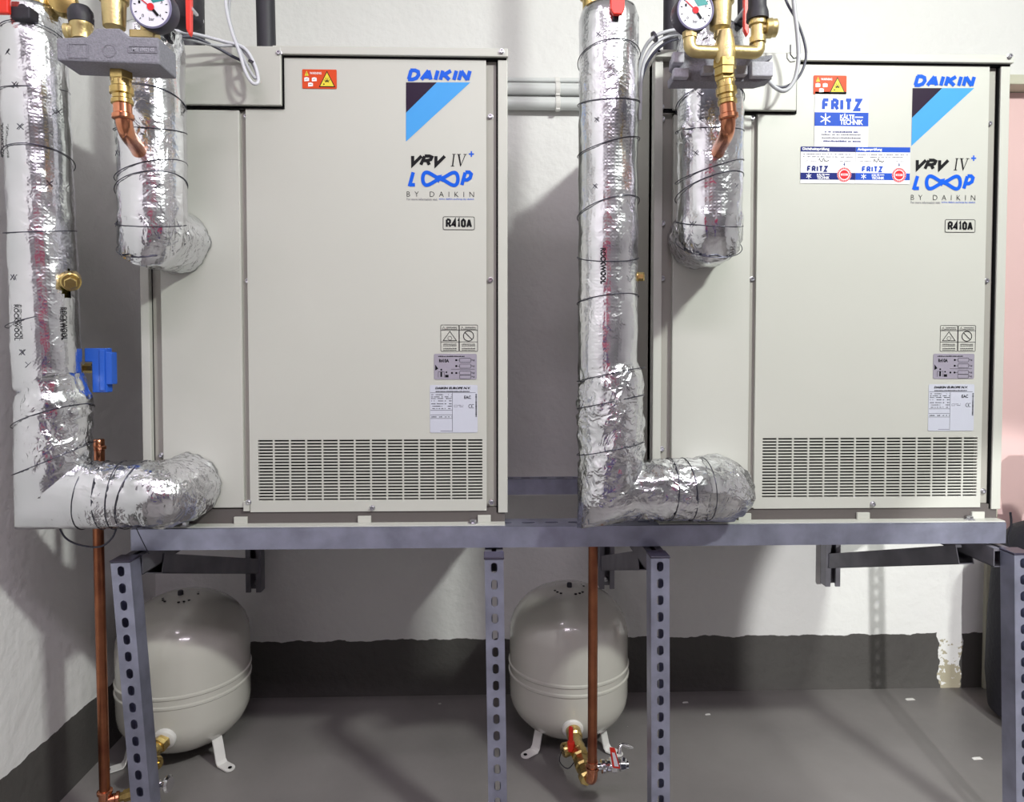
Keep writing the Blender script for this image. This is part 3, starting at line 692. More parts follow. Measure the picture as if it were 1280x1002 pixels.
            line(b, pts, .0013, yy, 4)
            strokes(b, 'FRITZ', P(.11, 0)[0], P(.5, 0)[0], P(0, .31)[1], P(0, .48)[1], yy, 3 if k == 0 else 1, .26, 0, .68)
            quad(b, x0, x1, P(0, .10)[1], P(0, .29)[1], yy, 3 if k == 0 else 1)
            snowflake(b, *P(.15, .195), .006, yy-.0002, 0, .0014)
            txt(b, 'KÄLTE', P(.3, 0)[0], P(.44, 0)[0], P(0, .20)[1], P(0, .275)[1], yy-.0003, 0, 0, .025, .95); quad(b, P(.45, 0)[0], P(.53, 0)[0], P(0, .23)[1], P(0, .25)[1], yy-.0002, 0); txt(b, 'TECHNIK', P(.3, 0)[0], P(.53, 0)[0], P(0, .115)[1], P(0, .19)[1], yy-.0003, 0, 0, .025, .95)
            c = P(.8, .24); disc(b, *c, .0155, yy-.0004, 0); disc(b, *c, .0152, yy-.0005, 2, 32, .0115); disc(b, *c, .0098, yy-.0006, 2)
            for i in range(26):
                t = 2*PI*i/26; line(b, [(c[0]+.012*math.cos(t), c[1]+.012*math.sin(t)), (c[0]+.0147*math.cos(t), c[1]+.0147*math.sin(t))], .0007, yy-.0007, 0)
            quad(b, c[0]-.0075, c[0]+.0075, c[1]-.002, c[1]+.002, yy-.0008, 0); barrow(b, c[0]-.006, c[0]+.006, c[1]-.001, .002, yy-.001, 2, .8)
            ax, az = P(.8, .5); poly(b, [(ax-.0022, az+.002), (ax+.0022, az+.002), (ax, az-.002)], yy, 3); quad(b, ax-.0008, ax+.0008, az+.002, az+.0055, yy, 3)
            o('inspection_sticker', b, ['white', 'ink_mb', 'redp', 'ink_db', 'ink', 'ink_g'], label='blue and white %s inspection sticker' % ('left' if k == 0 else 'right'))
        b = BM(); sweep(b, [(lx(993.5)-.0+.0, 0, 0)]*0 or [tuple(at(988, 56, Y=-.02)-Vector((X2, 0, 0))), tuple(at(988, 68, Y=-.02)-Vector((X2, 0, 0))), tuple(at(992, 73, Y=-.02)-Vector((X2, 0, 0))), tuple(at(998, 72, Y=-.02)-Vector((X2, 0, 0)))], .0012, 6)
        o('wire_hook', b, 'wire')
    return u
make_unit(0, 'left beige heat pump cabinet with louvred door, blue logo and only an orange warning sticker', [(305, 143), (307, 350), (310, 628), (613, 143), (613, 349), (350, 68), (627, 66), (465, 635), (198, 570), (614, 628)], False)
make_unit(X2, 'right beige heat pump cabinet, its door carrying extra blue and white service stickers', [(829, 131), (830, 146), (830, 277), (830, 347), (829, 562), (943, 145), (943, 348), (1259, 72), (1242, 152), (1238, 350), (1234, 615), (1092, 630), (822, 67), (996, 73)], True)

# ------------------------------------------------------------------ foil-wrapped pipes
def foil_pipe(pts, radii, label, wires, stitches, end_rim=True, crumple=None, brand=(), seed=0, hole=None):
    top = Vector(pts[0])
    t = thing('insulated_pipe', label, 'insulated pipe', tuple(Vector(pts[-1])), 'foil-wrapped pipes on the cabinets')
    path = []; rad = []
    for i, (a, b_) in enumerate(zip(pts, pts[1:])):
        a, b_ = Vector(a), Vector(b_); n = max(1, int((b_-a).length/.007))
        for k in range(n if i < len(pts)-2 else n+1):
            path.append(a.lerp(b_, k/n)); rad.append(radii[i]+(radii[i+1]-radii[i])*k/n)
    zc = [p.z for p in path]
    def disp(p, a, s):
        q = p*18+Vector((seed*7, 0, 0))
        d = .0022*noise.noise(q)+.0012*noise.noise(p*55)
        c = crumple(p) if crumple else 0
        if c:
            d += c*(.0035*(abs(noise.noise(p*38))-.2)*2 + .0018*(abs(noise.noise(p*90))-.2)*2)
        # bands pinched in by the tie wires
        return d
    b = BM(); seg = 72
    sweep(b, path, rad, seg, 0, True, disp, 'UVMap')
    if crumple:
        for f in b.faces:
            if crumple(f.calc_center_median()) > .5: f.material_index = 1
    if hole:
        hc, hx, hz = hole
        bmesh.ops.delete(b, geom=[f for f in b.faces if f.calc_center_median().y < hc.y+.03 and ((f.calc_center_median().x-hc.x)/hx)**2+((f.calc_center_median().z-hc.z)/hz)**2 < 1+.25*noise.noise(f.calc_center_median()*60)], context='FACES')
        bb = BM(); sweep(bb, dense([(pts[2][0], YP, hc.z-.07), (pts[2][0], YP, hc.z+.07)], .006), .043, 40, 0, True, lambda p, a, s_: .003*noise.noise(p*90)); obj('mineral_wool', bb, 'wool', t)
    for f in b.faces: f.smooth = True
    o = obj('foil_jacket', b, ['foil', 'foil_c'], t)
    # longitudinal overlap seam (a raised folded strip) on the vertical run
    for (c, n_, r_) in wires:
        c, n_ = Vector(c), Vector(n_); b = BM()
        axd = Vector((0, 0, 1)) if abs(n_.z) > abs(n_.x) else Vector((1, 0, 0)); uu = axd.orthogonal().normalized(); vv = axd.cross(uu); na = n_.dot(axd)
        pp = []
        for k in range(49):
            q = (uu*math.cos(2*PI*k/48)+vv*math.sin(2*PI*k/48))*(r_-.0015); pp.append(c+q-axd*(n_.dot(q)/na))
        sweep(b, pp, .0009, 6); obj('tie_wire', b, 'wire', t)
    if stitches:
        for (c, r_, ang, z, sz) in stitches:
            b = BM()
            for sgn in (1, -1):
                p = []
                for k in (-1, 0, 1):
                    a = ang+k*sz*.5/r_; p.append((c[0]+math.sin(a)*(r_+.0012+.0006*(sgn > 0)), c[1]-math.cos(a)*(r_+.0012+.0006*(sgn > 0)), z+sgn*k*sz*.5))
                sweep(b, p, .0007, 5)
            obj('stitch_mark', b, 'wire', t)
    for (cx, cy, r_, ang, z0, z1, flip) in brand:
        b = BM(); h = .010
        def mp(p):
            s = p.x; v = p.z
            a = ang+v/r_
            z = (z0+s) if not flip else (z1-s)
            return Vector((cx+math.sin(a)*(r_+.0022), cy-math.cos(a)*(r_+.0022), z))
        if flip: txt(b, 'ROCKWOOL', 0, z1-z0, -h/2, h/2, 0, 0, 0, .03, mapf=mp)
        else: txt(b, 'ROCKWOOL', 0, z1-z0, h/2, -h/2, 0, 0, 0, .03, mapf=mp)
        obj('printed_lettering', b, 'ink', t)
    return t
def vwires(cx, cy, r_, zs, tilt=.25):
    return [((cx, cy, z), (tilt*math.sin(i*1.7+.6)*.6-.15, .25*math.cos(i*2.3), 1), r_+.0035) for i, z in enumerate(zs)]
# left large pipe
YP = -.105
xa = at(53, 300, Y=YP).x; xb = at(68, 560, Y=YP).x
zT = at(55, 14, Y=YP).z; zN = at(60, 482, Y=YP).z; zH = at(150, 618, Y=YP).z; xe = at(200, 610, Y=YP).x
endL = at(236, 607, Y=-.001); endL.y = -.002
LP = [(xa-.010, YP, zT), (xa-.008, YP, at(50, 60, Y=YP).z), (xa, YP, at(50, 300, Y=YP).z), (xa+.005, YP, zN+.012), (xb-.002, YP, zN), (xb, YP, zN-.03), (xb, YP, zH), (xe, YP, zH), (endL.x, YP+.055, endL.z), tuple(endL)]
LR = [.050, .056, .056, .058, .056, .065, .066, .064, .066, .068]
zy = lambda y, x=60: at(x, y, Y=YP).z
t1 = foil_pipe(LP, LR, 'foil-wrapped pipe at the left edge, bending into the base of the left cabinet',
    vwires(xa-.008, YP, .055, [zy(52), zy(115)])+vwires(xa-.003, YP, .057, [zy(200), zy(290), zy(400)]) + [((xb, YP, zy(520)), (-.35, .1, 1), .070), ((xb, YP, zy(572)), (-.4, -.1, 1), .070)]
    + [((at(x, 618, Y=YP).x, YP, zH), (1, .15*math.cos(x), .25*math.sin(x*.5)), .0675) for x in (112, 132, 150, 172)],
    [((xa, YP), .056, a, zy(y), .010) for a, y in ((-.4, 80), (-.15, 120), (1.1, 145), (.0, 170), (.8, 235), (-.4, 350), (-.1, 440), (.1, 455))],
    crumple=lambda p: 1 if (p.z < zN+.02 and p.z > zH+.045 and p.x > xb-.02) or (p.x > xe-.03) or (p.x > xb+.09 and noise.noise(p*30) > .0) or (abs(p.x-xa-.02) < .03 and zy(352) < p.z < zy(290) and False) else 0,
    brand=[(xa-.006, YP, .057, -.55, zy(205), zy(165), False), (xa, YP, .058, -.22, zy(426), zy(383), True), (xa, YP, .0605, 1.1, zy(425), zy(385), True)], seed=1, hole=(at(89, 351, Y=YP-.042), .026, .044))
# right large pipe
xa2 = at(760, 300, Y=YP).x; xb2 = at(763, 560, Y=YP).x; zT2 = at(760, 14, Y=YP).z; zN2 = at(760, 475, Y=YP).z; zH2 = at(850, 611, Y=YP).z
endR = at(890, 604, Y=-.001); endR.y = -.002; xe2 = at(862, 605, Y=YP).x
RP = [(xa2, YP, zT2), (xa2, YP, zT2-.02), (xa2, YP, zN2+.03), (xb2, YP, zN2), (xb2, YP, zH2-.005), (at(790, 612, Y=YP).x, YP, zH2), (xe2, YP, zH2), (endR.x-.004, YP+.05, endR.z), tuple(endR)]
RR = [.052, .058, .0585, .064, .064, .058, .061, .066, .064]
t2 = foil_pipe(RP, RR, 'foil-wrapped pipe between the two cabinets, bending into the right one',
    vwires(xa2, YP, .0585, [at(760, y, Y=YP).z for y in (75, 130, 185, 262, 322, 375)]) + [((xb2, YP, at(760, y, Y=YP).z), (-.2, .1, 1), .068) for y in (468, 502, 560)]
    + [((at(x, 610, Y=YP).x, YP, zH2), (1, .1, .1*math.sin(x)), .0635) for x in (835, 857, 880)],
    [((xa2, YP), .0585, a, at(760, y, Y=YP).z, .008) for a, y in ((-.5, 58), (-.55, 160), (-.6, 240))],
    crumple=lambda p: 1 if p.z < zN2+.03 else 0,
    brand=[(xa2, YP, .0585, -.32, at(760, 358, Y=YP).z, at(760, 315, Y=YP).z, True)], seed=2)
# upper pipes
YU = -.12
def upper(px, pe, r_, lab, seed, rim):
    x = at(px, 250, Y=YU).x; e = at(*pe, Y=-.001); e.y = -.002; zt_ = at(px, 42, Y=YU).z
    P = [(x, YU, zt_), (x, YU, zt_-.03), (x+.002, YU, e.z+.03), (x+.002, YU, e.z-.004), (e.x, YU+.05, e.z), tuple(e)]
    z_ = lambda y: at(px, y, Y=YU).z
    return foil_pipe(P, [r_*.92, r_, r_, r_*1.0, r_*1.08, r_*rim], lab, vwires(x, YU, r_, [z_(130), z_(165), z_(215), z_(235), z_(280)], .35) + [((x, YU, z_(305)), (0, -.55, 1), r_*1.03)],
        [((x, YU), r_, a, z_(y), .009) for a, y in ((-.7, 200), (.6, 240), (-.8, 285), (-.6, 130))], crumple=lambda p: 1 if p.z < e.z+.025 or z_(185) < p.z < z_(160) and p.x < x+.02 or p.z > zt_-.035 else 0, seed=seed), x
t3, xu1 = upper(190, (222, 303), .0605, 'short foil-wrapped pipe on the left cabinet, under the closed grey valve shell', 3, 1.1)
t4, xu2 = upper(886, (871, 299), .0625, 'short foil-wrapped pipe on the right cabinet, under the bare brass cross', 4, 1.02)

# brass strainer caps showing through the jackets
def strainer(px, py, lab, k, yy, r_=.016):
    c = at(px, py, Y=yy); t = thing('strainer_cap', lab, 'pipe fitting', tuple(c)); ax = Vector((.45, -.85, -.28)) if k == 0 else Vector((1, -.3, 0))
    ax.normalize()
    b = BM(); lathe(b, [(r_, -.02), (r_, .004), (r_*1.05, .005), (r_*1.05, .010), (r_*.9, .012), (r_*.9, .014)], c, ax, 28); obj('cap_body', b, 'brass', t, smooth=True)
    b = BM(); lathe(b, [(r_*.72, .014), (r_*.72, .024), (r_*.6, .026), (0, .026)], c, ax, 6); obj('hexagon_nut', b, 'brass', t)
strainer(89, 351, 'brass hexagon strainer cap showing through the torn jacket of the left edge pipe', 0, YP-.024, .0165)
strainer(789, 346, 'small brass hexagon poking out of the pipe between the cabinets', 1, YP, .012)

# ------------------------------------------------------------------ blue flow switch
t = thing('flow_switch', 'blue plastic switch box beside the foil pipe at the left edge', 'switch', tuple(at(125, 462, Y=-.03)))
A = at(109, 435, Y=-.05); B = at(137, 486, Y=-.05); C_ = at(143, 480, Y=-.05); D_ = at(119, 490, Y=-.05)
b = BM(); prism(b, [(A.x, A.z), (B.x, A.z), (B.x, A.z-.008), (C_.x, A.z-.008), (C_.x, C_.z), (B.x, C_.z), (B.x, D_.z), (D_.x, D_.z), (D_.x, at(119, 452, Y=-.05).z), (A.x, at(119, 452, Y=-.05).z)], -.06, -.038, 0, .0015); obj('housing', b, 'blue', t)
b = BM(); prism(b, [(at(120, 0, Y=-.05).x, A.z-.004), (B.x-.002, A.z-.004), (B.x-.002, D_.z+.004), (at(120, 0, Y=-.05).x, D_.z+.004)], -.063, -.0602, 0, .001); obj('front_cover', b, 'blue', t)
b = BM(); lathe(b, [(.010, 0), (.010, .02), (.007, .021), (.007, .04)], tuple(at(119, 460, Y=-.04)), (-1, 0, 0), 6); obj('brass_neck', b, 'brass', t)

# ------------------------------------------------------------------ expansion tanks
def tank(tx, ty, R_, lab, capang, sock_px, right, fr_):
    t = thing('expansion_tank', lab, 'expansion tank', (tx, ty, ZF), 'white expansion tanks on the floor')
    zt_ = -.272; zb = ZF+.022; zs = -.481
    prof = [(0, zb)]
    for k in range(1, 9): a = PI/2*k/8; prof.append((R_*math.sin(a), zb+.115*(1-math.cos(a))))
    for dz in (0, .024):
        z = zs-.024+dz; prof += [(R_, z-.006), (R_+.003, z-.003), (R_+.003, z+.002), (R_, z+.005)]
    for k in range(0, 9): a = PI/2*k/8; prof.append((R_*math.cos(a), zt_-.125+.125*math.sin(a)) if k < 8 else (0, zt_))
    b = BM(); lathe(b, prof, (tx, ty, 0), (0, 0, 1), 72); obj('vessel', b, 'tank', t, smooth=True)
    b = BM(); lathe(b, [(.007, -.004), (.007, .010), (.005, .012), (0, .012)], (tx, ty-.02, zt_-.002), (0, 0, 1), 16); obj('valve_cap', b, 'rubber', t, smooth=True)
    b = BM()
    for k in range(4):
        a = k*PI/2+.6
        for m_ in range(3): 
            aa = a+(m_-1)*.3; x, y = tx+.042*math.cos(aa), ty-.02+.042*math.sin(aa); zz = zt_-.0035-.0045*(1 if y < ty-.03 else .4)
            lathe(b, [(.0035, 0), (.0035, .002)], (x, y, zz), (0, 0, 1), 6)
    obj('printed_ring', b, 'ink', t)
    for k in range(3):
        a = (-PI/2-capang, -PI/2+capang, PI/2)[k]; c, s = math.cos(a), math.sin(a); b = BM()
        # bent strip leg: up the tank side, down, out to a rounded foot with a hole
        rr = fr_-.055; P0 = [(rr+.004, ZF+.072), (rr+.012, ZF+.045), (rr+.020, ZF+.012), (rr+.027, ZF+.004), (rr+.055, ZF+.003)]; w_ = .014; rows = []
        for (r0, z0) in P0: rows.append([Vector((tx+c*r0-s*q*w_, ty+s*r0+c*q*w_, z0)) for q in (-1, 1)])
        tip = [Vector((tx+c*(rr+.055+w_*math.cos(g))-s*w_*math.sin(g), ty+s*(rr+.055+w_*math.cos(g))+c*w_*math.sin(g), ZF+.002)) for g in [-PI/2+PI*k2/8 for k2 in range(9)]]
        vs = [[b.verts.new(p) for p in r] for r in rows]; tv = [b.verts.new(p) for p in tip[1:-1]]
        for r0, r1 in zip(vs, vs[1:]): b.faces.new((r0[0], r0[1], r1[1], r1[0]))
        b.faces.new([vs[-1][0]]+[vs[-1][1]]+tv[::-1])
        bmesh.ops.recalc_face_normals(b, faces=b.faces[:]); bmesh.ops.solidify(b, geom=b.faces[:], thickness=.003)
        lg = obj('leg', b, 'tank_w', t)
        b = BM(); lathe(b, [(.005, 0), (.005, .0006)], (tx+c*(rr+.058), ty+s*(rr+.058), ZF+.0068), (0, 0, 1), 14); obj('bolt_hole', b, 'black', lg)
    Ys = ty-R_*.9
    for _ in range(6):
        zz = at(*sock_px, Y=Ys).z; q = max(0, min(1, 1-(zz-zb)/.115)); Ys = ty-R_*math.sqrt(1-q*q)
    sc = at(*sock_px, Y=Ys)
    ax = Vector((.02 if right else -.02, -1, -.35)).normalized()
    b = BM(); lathe(b, [(.027, -.02), (.027, .002), (.023, .005), (0, .005)], sc, ax, 24); obj('socket', b, 'tank_w', t, smooth=True)
    return sc, t
T2 = at(710.5, 800, Y=.405); T1x = -.086
sc2, _ = tank(T2.x, .405, .162, 'white expansion tank under the gap between cabinets, a red-handled valve at its foot', .92, (716, 911), True, .152)
sc1, _ = tank(T1x, .375, .164, 'white expansion tank in the left corner, its valve half hidden by a slotted post', 1.0, (205, 924), False, .178)

# brass chain from tank 2 down to the copper riser
def brass_valve(points, lab, handle=True, extra=None):
    t = thing('cap_valve', lab, 'valve', tuple(points[0])); return t
YC = .055
riser2 = at(741, 800, Y=YC).x; zR = at(740, 978, Y=YC).z
t = thing('copper_pipe', 'copper riser in front of the tank between the cabinets, elbow at its foot', 'copper pipe', (riser2, YC, zR))
b = BM(); sweep(b, dense([(riser2, YC, -.002), (riser2, YC, zR+.03)], .1), .0108, 20); obj('riser', b, 'copper', t, smooth=True)
chain_end = Vector((at(722, 955, Y=YC+.13).x, YC+.13, zR))
b = BM(); sweep(b, fillet([(riser2, YC, zR+.05), (riser2, YC, zR), (riser2-.012, YC+.06, zR)], .028), .0125, 20); obj('elbow', b, 'copper_b', t, smooth=True)
b = BM(); lathe(b, [(.0125, -.004), (.0155, -.002), (.0155, .003), (.0125, .005)], (riser2, YC, zR+.034), (0, 0, 1), 24); obj('press_collar', b, 'copper_b', t, smooth=True)
t = thing('cap_valve', 'brass valve chain with red handle between tank foot and copper elbow', 'valve', tuple(sc2))
s = sc2; e = Vector((riser2-.012, YC+.06, zR)); dr_ = (e-s); Ld = dr_.length; ax = dr_.normalized()
b = BM(); lathe(b, [(.012, 0), (.019, .004), (.019, .03), (.015, .034), (.015, .06), (.018, .066), (.018, .085), (.013, .09)], s, ax, 20); obj('valve_body', b, 'brass', t, smooth=True)
b = BM(); lathe(b, [(.021, .088), (.021, .104), (.017, .108), (.017, .12), (.020, .124), (.020, .136), (.016, .140), (.016, .158), (.0185, .162), (.0185, .172), (.014, .178)], s, ax, 8); obj('union_nut', b, 'brass', t)
b = BM(); lathe(b, [(.0135, .17), (.0135, Ld-.01)], s, ax, 18); obj('threaded_nipple', b, 'galv_d', t, smooth=True)
q = s+ax*.062
b = BM(); lathe(b, [(.010, 0), (.010, .018), (.016, .02), (.017, .036), (.015, .04), (0, .04)], q, (-.95, -.3, -.12), 20); obj('drain_cap', b, 'brass', t, smooth=True)
b = BM(); sweep(b, smooth_path([q+Vector((-.035, -.01, .006)), q+Vector((-.045, -.01, -.03)), q+Vector((-.025, -.01, -.05)), q+Vector((-.005, -.01, -.03))], 6), .0012, 6); obj('cap_strap', b, 'rubber', t)
b = BM(); box(b, q.x-.024, q.x-.013, q.y-.025, q.y-.012, q.z+.004, q.z+.058, bev=.004); box(b, q.x-.027, q.x-.009, q.y-.026, q.y-.011, q.z-.003, q.z+.024, bev=.005); obj('handle', b, 'red', t, label='red handle')
# chrome drain cock on the riser
c = at(747, 958, Y=YC)
t = thing('drain_cock', 'chrome ball valve with red lever at the foot of the right copper riser', 'valve', tuple(c))
b = BM(); lathe(b, [(.008, -.006), (.008, .008), (.015, .009), (.015, .015), (.009, .016), (.009, .02), (.013, .021), (.013, .028), (.010, .03), (.010, .05), (.013, .051), (.013, .062), (.010, .064), (.010, .07)], c, (1, .12, -.02), 18); obj('valve_body', b, 'chrome', t, smooth=True)
b = BM(); box(b, c.x+.028, c.x+.044, YC-.02, YC+.02, c.z-.004, c.z+.012, bev=.003); obj('stem', b, 'chrome', t)
b = BM(); p = [(c.x+.030, c.z+.012), (c.x+.047, c.z+.010), (c.x+.036, c.z+.052), (c.x+.024, c.z+.054)]; prism(b, p, YC-.026, YC-.014, 0, .0015); lv = obj('lever', b, 'red', t, label='red lever')
b = BM(); p = [(c.x+.0335, c.z+.017), (c.x+.043, c.z+.016), (c.x+.034, c.z+.047), (c.x+.0275, c.z+.048)]; prism(b, p, YC-.0268, YC-.0262, 0); obj('white_inlay', b, 'white', lv)
b = BM(); sweep(b, smooth_path([c+Vector((.055, .03, .01)), c+Vector((.06, .04, .025)), c+Vector((.075, .045, .02)), c+Vector((.088, .05, .012))], 5), .0045, 10); lathe(b, [(.009, 0), (.009, .012)], c+Vector((.058, .0, .004)), (.2, 1, .2), 14); obj('hose_tail', b, 'chrome', t, smooth=True)

# left riser
riser1 = at(124, 760, Y=YC).x-.001; r1b = at(131, 990, Y=YC); 
t = thing('copper_pipe', 'copper riser at the left side wall, ending in a press tee', 'copper pipe', (r1b.x, YC, r1b.z))
b = BM(); sweep(b, dense([(at(121, 600, Y=YC).x, YC, at(121, 552, Y=YC).z), (r1b.x, YC, r1b.z)], .1), .0108, 20); obj('riser', b, 'copper', t, smooth=True)
b = BM(); z_ = at(124, 560, Y=YC).z; x_ = at(123, 560, Y=YC).x; lathe(b, [(.011, -.03), (.0125, -.028), (.0125, -.004), (.0155, -.002), (.0155, .004), (.0125, .006), (.0125, .018), (.011, .02)], (x_, YC, z_), (0, 0, 1), 24); obj('press_collar', b, 'copper_b', t, smooth=True)
b = BM(); lathe(b, [(.0125, -.03), (.0125, -.002), (.0158, 0), (.0158, .006), (.0125, .008)], (r1b.x, YC, r1b.z-.002), (0, 0, 1), 24); lathe(b, [(.0125, 0), (.0125, .02), (.0155, .022), (.0155, .028)], (r1b.x, YC, r1b.z-.02), (1, .35, 0), 20); obj('press_tee', b, 'copper_b', t, smooth=True)
t = thing('drain_cock', 'brass and chrome valve low behind the leftmost slotted post', 'valve', (r1b.x+.03, YC, r1b.z-.02))
p = Vector((r1b.x+.024, YC+.008, r1b.z-.018)); ax = Vector((1, .3, .16)).normalized()
b = BM(); lathe(b, [(.010, 0), (.010, .012), (.0135, .013), (.0135, .028), (.010, .03), (.010, .04)], p, ax, 8); obj('union_nut', b, 'brass', t)
b = BM(); lathe(b, [(.012, .040), (.017, .044), (.017, .07), (.012, .074), (.010, .09)], p, ax, 20); obj('valve_body', b, 'chrome', t, smooth=True)
b = BM(); lathe(b, [(.006, .0), (.006, .012), (.018, .014), (.019, .018), (.015, .022), (0, .022)], p+ax*.088, (1, -.15, .1), 20); obj('hand_wheel', b, 'chrome', t, smooth=True)
# cap valve on the left tank
t = thing('cap_valve', 'brass cap valve on the corner tank, peeping out from behind the post', 'valve', tuple(sc1))
s = sc1; ax = Vector((-.12, -1, -.1)).normalized()
b = BM(); lathe(b, [(.012, 0), (.020, .004), (.020, .028), (.014, .03)], s, ax, 6); obj('union_nut', b, 'brass', t)
b = BM(); lathe(b, [(.014, .028), (.017, .036), (.017, .075), (.012, .08)], s, ax, 20); obj('valve_body', b, 'brass', t, smooth=True)
q = s+ax*.06+Vector((.0, 0, -.014))
b = BM(); lathe(b, [(.011, 0), (.011, .012), (.015, .014), (.016, .026), (.013, .03), (.006, .03), (.006, .036), (0, .036)], q, (.9, -.35, .1), 20); obj('drain_cap', b, 'brass', t, smooth=True)
b = BM(); box(b, q.x-.002, q.x+.02, q.y-.008, q.y+.004, q.z-.03, q.z-.014, bev=.003); obj('handle', b, 'red', t, label='red handle')

# ------------------------------------------------------------------ safety groups above
YG = -.29
def G(x, y, yy=YG): return at(x, y, Y=yy)
def gauge(px, py, lab, rad, tilt):
    c = G(px, py, YG-.02); t = thing('pressure_gauge', lab, 'gauge', tuple(c), 'round pressure gauges'); ax = Vector((tilt, -1, -.12)).normalized()
    b = BM(); lathe(b, [(rad*.9, -.032), (rad, -.028), (rad, -.002), (rad*.97, 0)], c, ax, 48); obj('housing', b, 'cap', t, smooth=True)
    b = BM(); lathe(b, [(rad*.97, -.001), (rad*.97, .002), (rad*.90, .003), (rad*.885, .001)], c, ax, 48); obj('bezel', b, 'bezel', t, smooth=True)
    uu = Vector((0, 0, 1)); uu = (uu-ax*uu.dot(ax)).normalized(); vv = uu.cross(ax)*-1
    if vv.x < 0: vv = -vv
    def mp(p): return c+vv*p.x+uu*p.z+ax*(.0015+p.y)
    b = BM()
    n = len(b.verts); disc(b, 0, 0, rad*.885, 0, 0, 40)
    # 1 green arc 2 red 3 black
    arc = [(rad*.72*math.cos(a), rad*.72*math.sin(a)) for a in [math.radians(25+85*k/8) for k in range(9)]]
    poly(b, [(rad*.12, rad*.18)]+arc, .0004, 1)
    disc(b, 0, 0, rad*.17, .0012, 2, 20)
    line(b, [(0, 0), (-rad*.55, rad*.42)], rad*.05, .0009, 2); line(b, [(0, 0), (rad*.32, -rad*.4)], rad*.13, .0009, 3)
    for k in range(11):
        a = math.radians(225-27*k); line(b, [(rad*.7*math.cos(a), rad*.7*math.sin(a)), (rad*.8*math.cos(a), rad*.8*math.sin(a))], rad*.045, .0004, 3)
    txt(b, 'bar', -rad*.12, rad*.14, -rad*.62, -rad*.46, .0004, 3)
    for i, s_ in enumerate('01234'):
        a = math.radians(225-67*i); txt(b, s_, rad*.56*math.cos(a)-rad*.05, rad*.56*math.cos(a)+rad*.05, rad*.56*math.sin(a)-rad*.07, rad*.56*math.sin(a)+rad*.07, .0004, 3)
    for v in b.verts: v.co = mp(v.co)
    bmesh.ops.recalc_face_normals(b, faces=b.faces[:])
    for f in b.faces:
        if f.normal.dot(ax) < 0: f.normal_flip()
    obj('dial', b, ['dial', 'teal', 'redp', 'ink'], t)
    return t
M['dial'] = mat('white_dial', (.8, .8, .88), .3); M['teal'] = mat('teal_print', (.02, .25, .25), .4); M['bezel'] = mat('violet_grey_bezel', (.22, .21, .34), .25)
gauge(189, 9, 'pressure gauge above the closed grey valve shell on the left', .034, .02)
gauge(869, 13, 'pressure gauge above the bare brass cross on the right', .0325, .08)

# left: closed grey shell
t = thing('safety_group', 'closed grey foam valve shell with brass air vent, left cabinet', 'safety valve group', tuple(G(150, 98)))
P_ = [(72.5, 49), (111, 47), (122.5, 36.5), (151, 36.5), (163, 47), (200, 48), (201, 82), (73, 77)]
pts = [(G(x, y, -.32).x, G(x, y, -.32).z) for x, y in P_]
b = BM(); yf, yb = -.325, -.262; prism(b, pts, yf, yb, 0, .003); 
z0_ = G(100, 80, -.32).z
sh = obj('front_shell', b, 'epp', t)
# raised frames and the moulded name field
b = BM()
for (xa_, xb_, ya_, yb_) in ((85.5, 109.5, 54.5, 72), (160.5, 196.5, 57.5, 65.5)):
    c0 = G(xa_, ya_, -.326); c1 = G(xb_, yb_, -.326)
    line(b, [(c0.x, c0.z), (c1.x, c0.z), (c1.x, c1.z), (c0.x, c1.z)], .0014, -.3262, 0, True)
c0 = G(136.5, 63, -.326); disc(b, c0.x, c0.z, .0105, -.3262, 0, 28, .0095)
obj('moulded_frames', b, 'epp', sh)
b = BM(); c0, c1 = G(165.5, 64, -.3262), G(193, 59.5, -.3262); txt(b, 'WATTS INDUSTRIES'[:0] or 'MSE 69021-05', c0.x, c1.x, c0.z, c1.z, -.3263, 0, 0, .02); obj('moulded_lettering', b, 'alu_g', sh)
def press_elbow(t, top, mid, end, yy0, yy1, r_=.0132, sgn=1):
    a, m_, e_ = at(*top, Y=yy0), at(*mid, Y=yy0), at(*end, Y=yy1)
    d = m_-a
    b = BM(); lathe(b, [(r_*1.25, 0), (r_*1.42, .002), (r_*1.42, .014), (r_*1.25, .016), (r_*1.25, .02)], a, d, 6); obj('union_nut', b, 'brass', t)
    b = BM(); lathe(b, [(r_*1.2, .016), (r_*1.2, .026), (r_*1.4, .028), (r_*1.4, .038), (r_*1.15, .04), (r_*1.15, .046), (r_*1.3, .048), (r_*1.3, .054), (r_*1.05, .056)], a, d, 24); obj('press_adapter', b, 'brass', t, smooth=True)
    L0 = d.normalized(); b = BM(); k = a+L0*.05; h = (k-e_).length
    c1, c2 = k+L0*h*.5, e_+Vector(((k.x-e_.x)*.3, -h*.42, h*.28)); p = [k*(1-u)**3+c1*3*u*(1-u)**2+c2*3*u*u*(1-u)+e_*u**3 for u in [q/16 for q in range(17)]]
    sweep(b, p, r_, 24); lathe(b, [(r_*1.02, .054), (r_*1.1, .055), (r_*1.1, .07), (r_*1.3, .072), (r_*1.3, .078), (r_*1.1, .08)], a, d, 24); obj('copper_elbow', b, 'copper_b', t, smooth=True)
press_elbow(t, (151, 89), (154, 150), (180, 203), -.285, -.15)
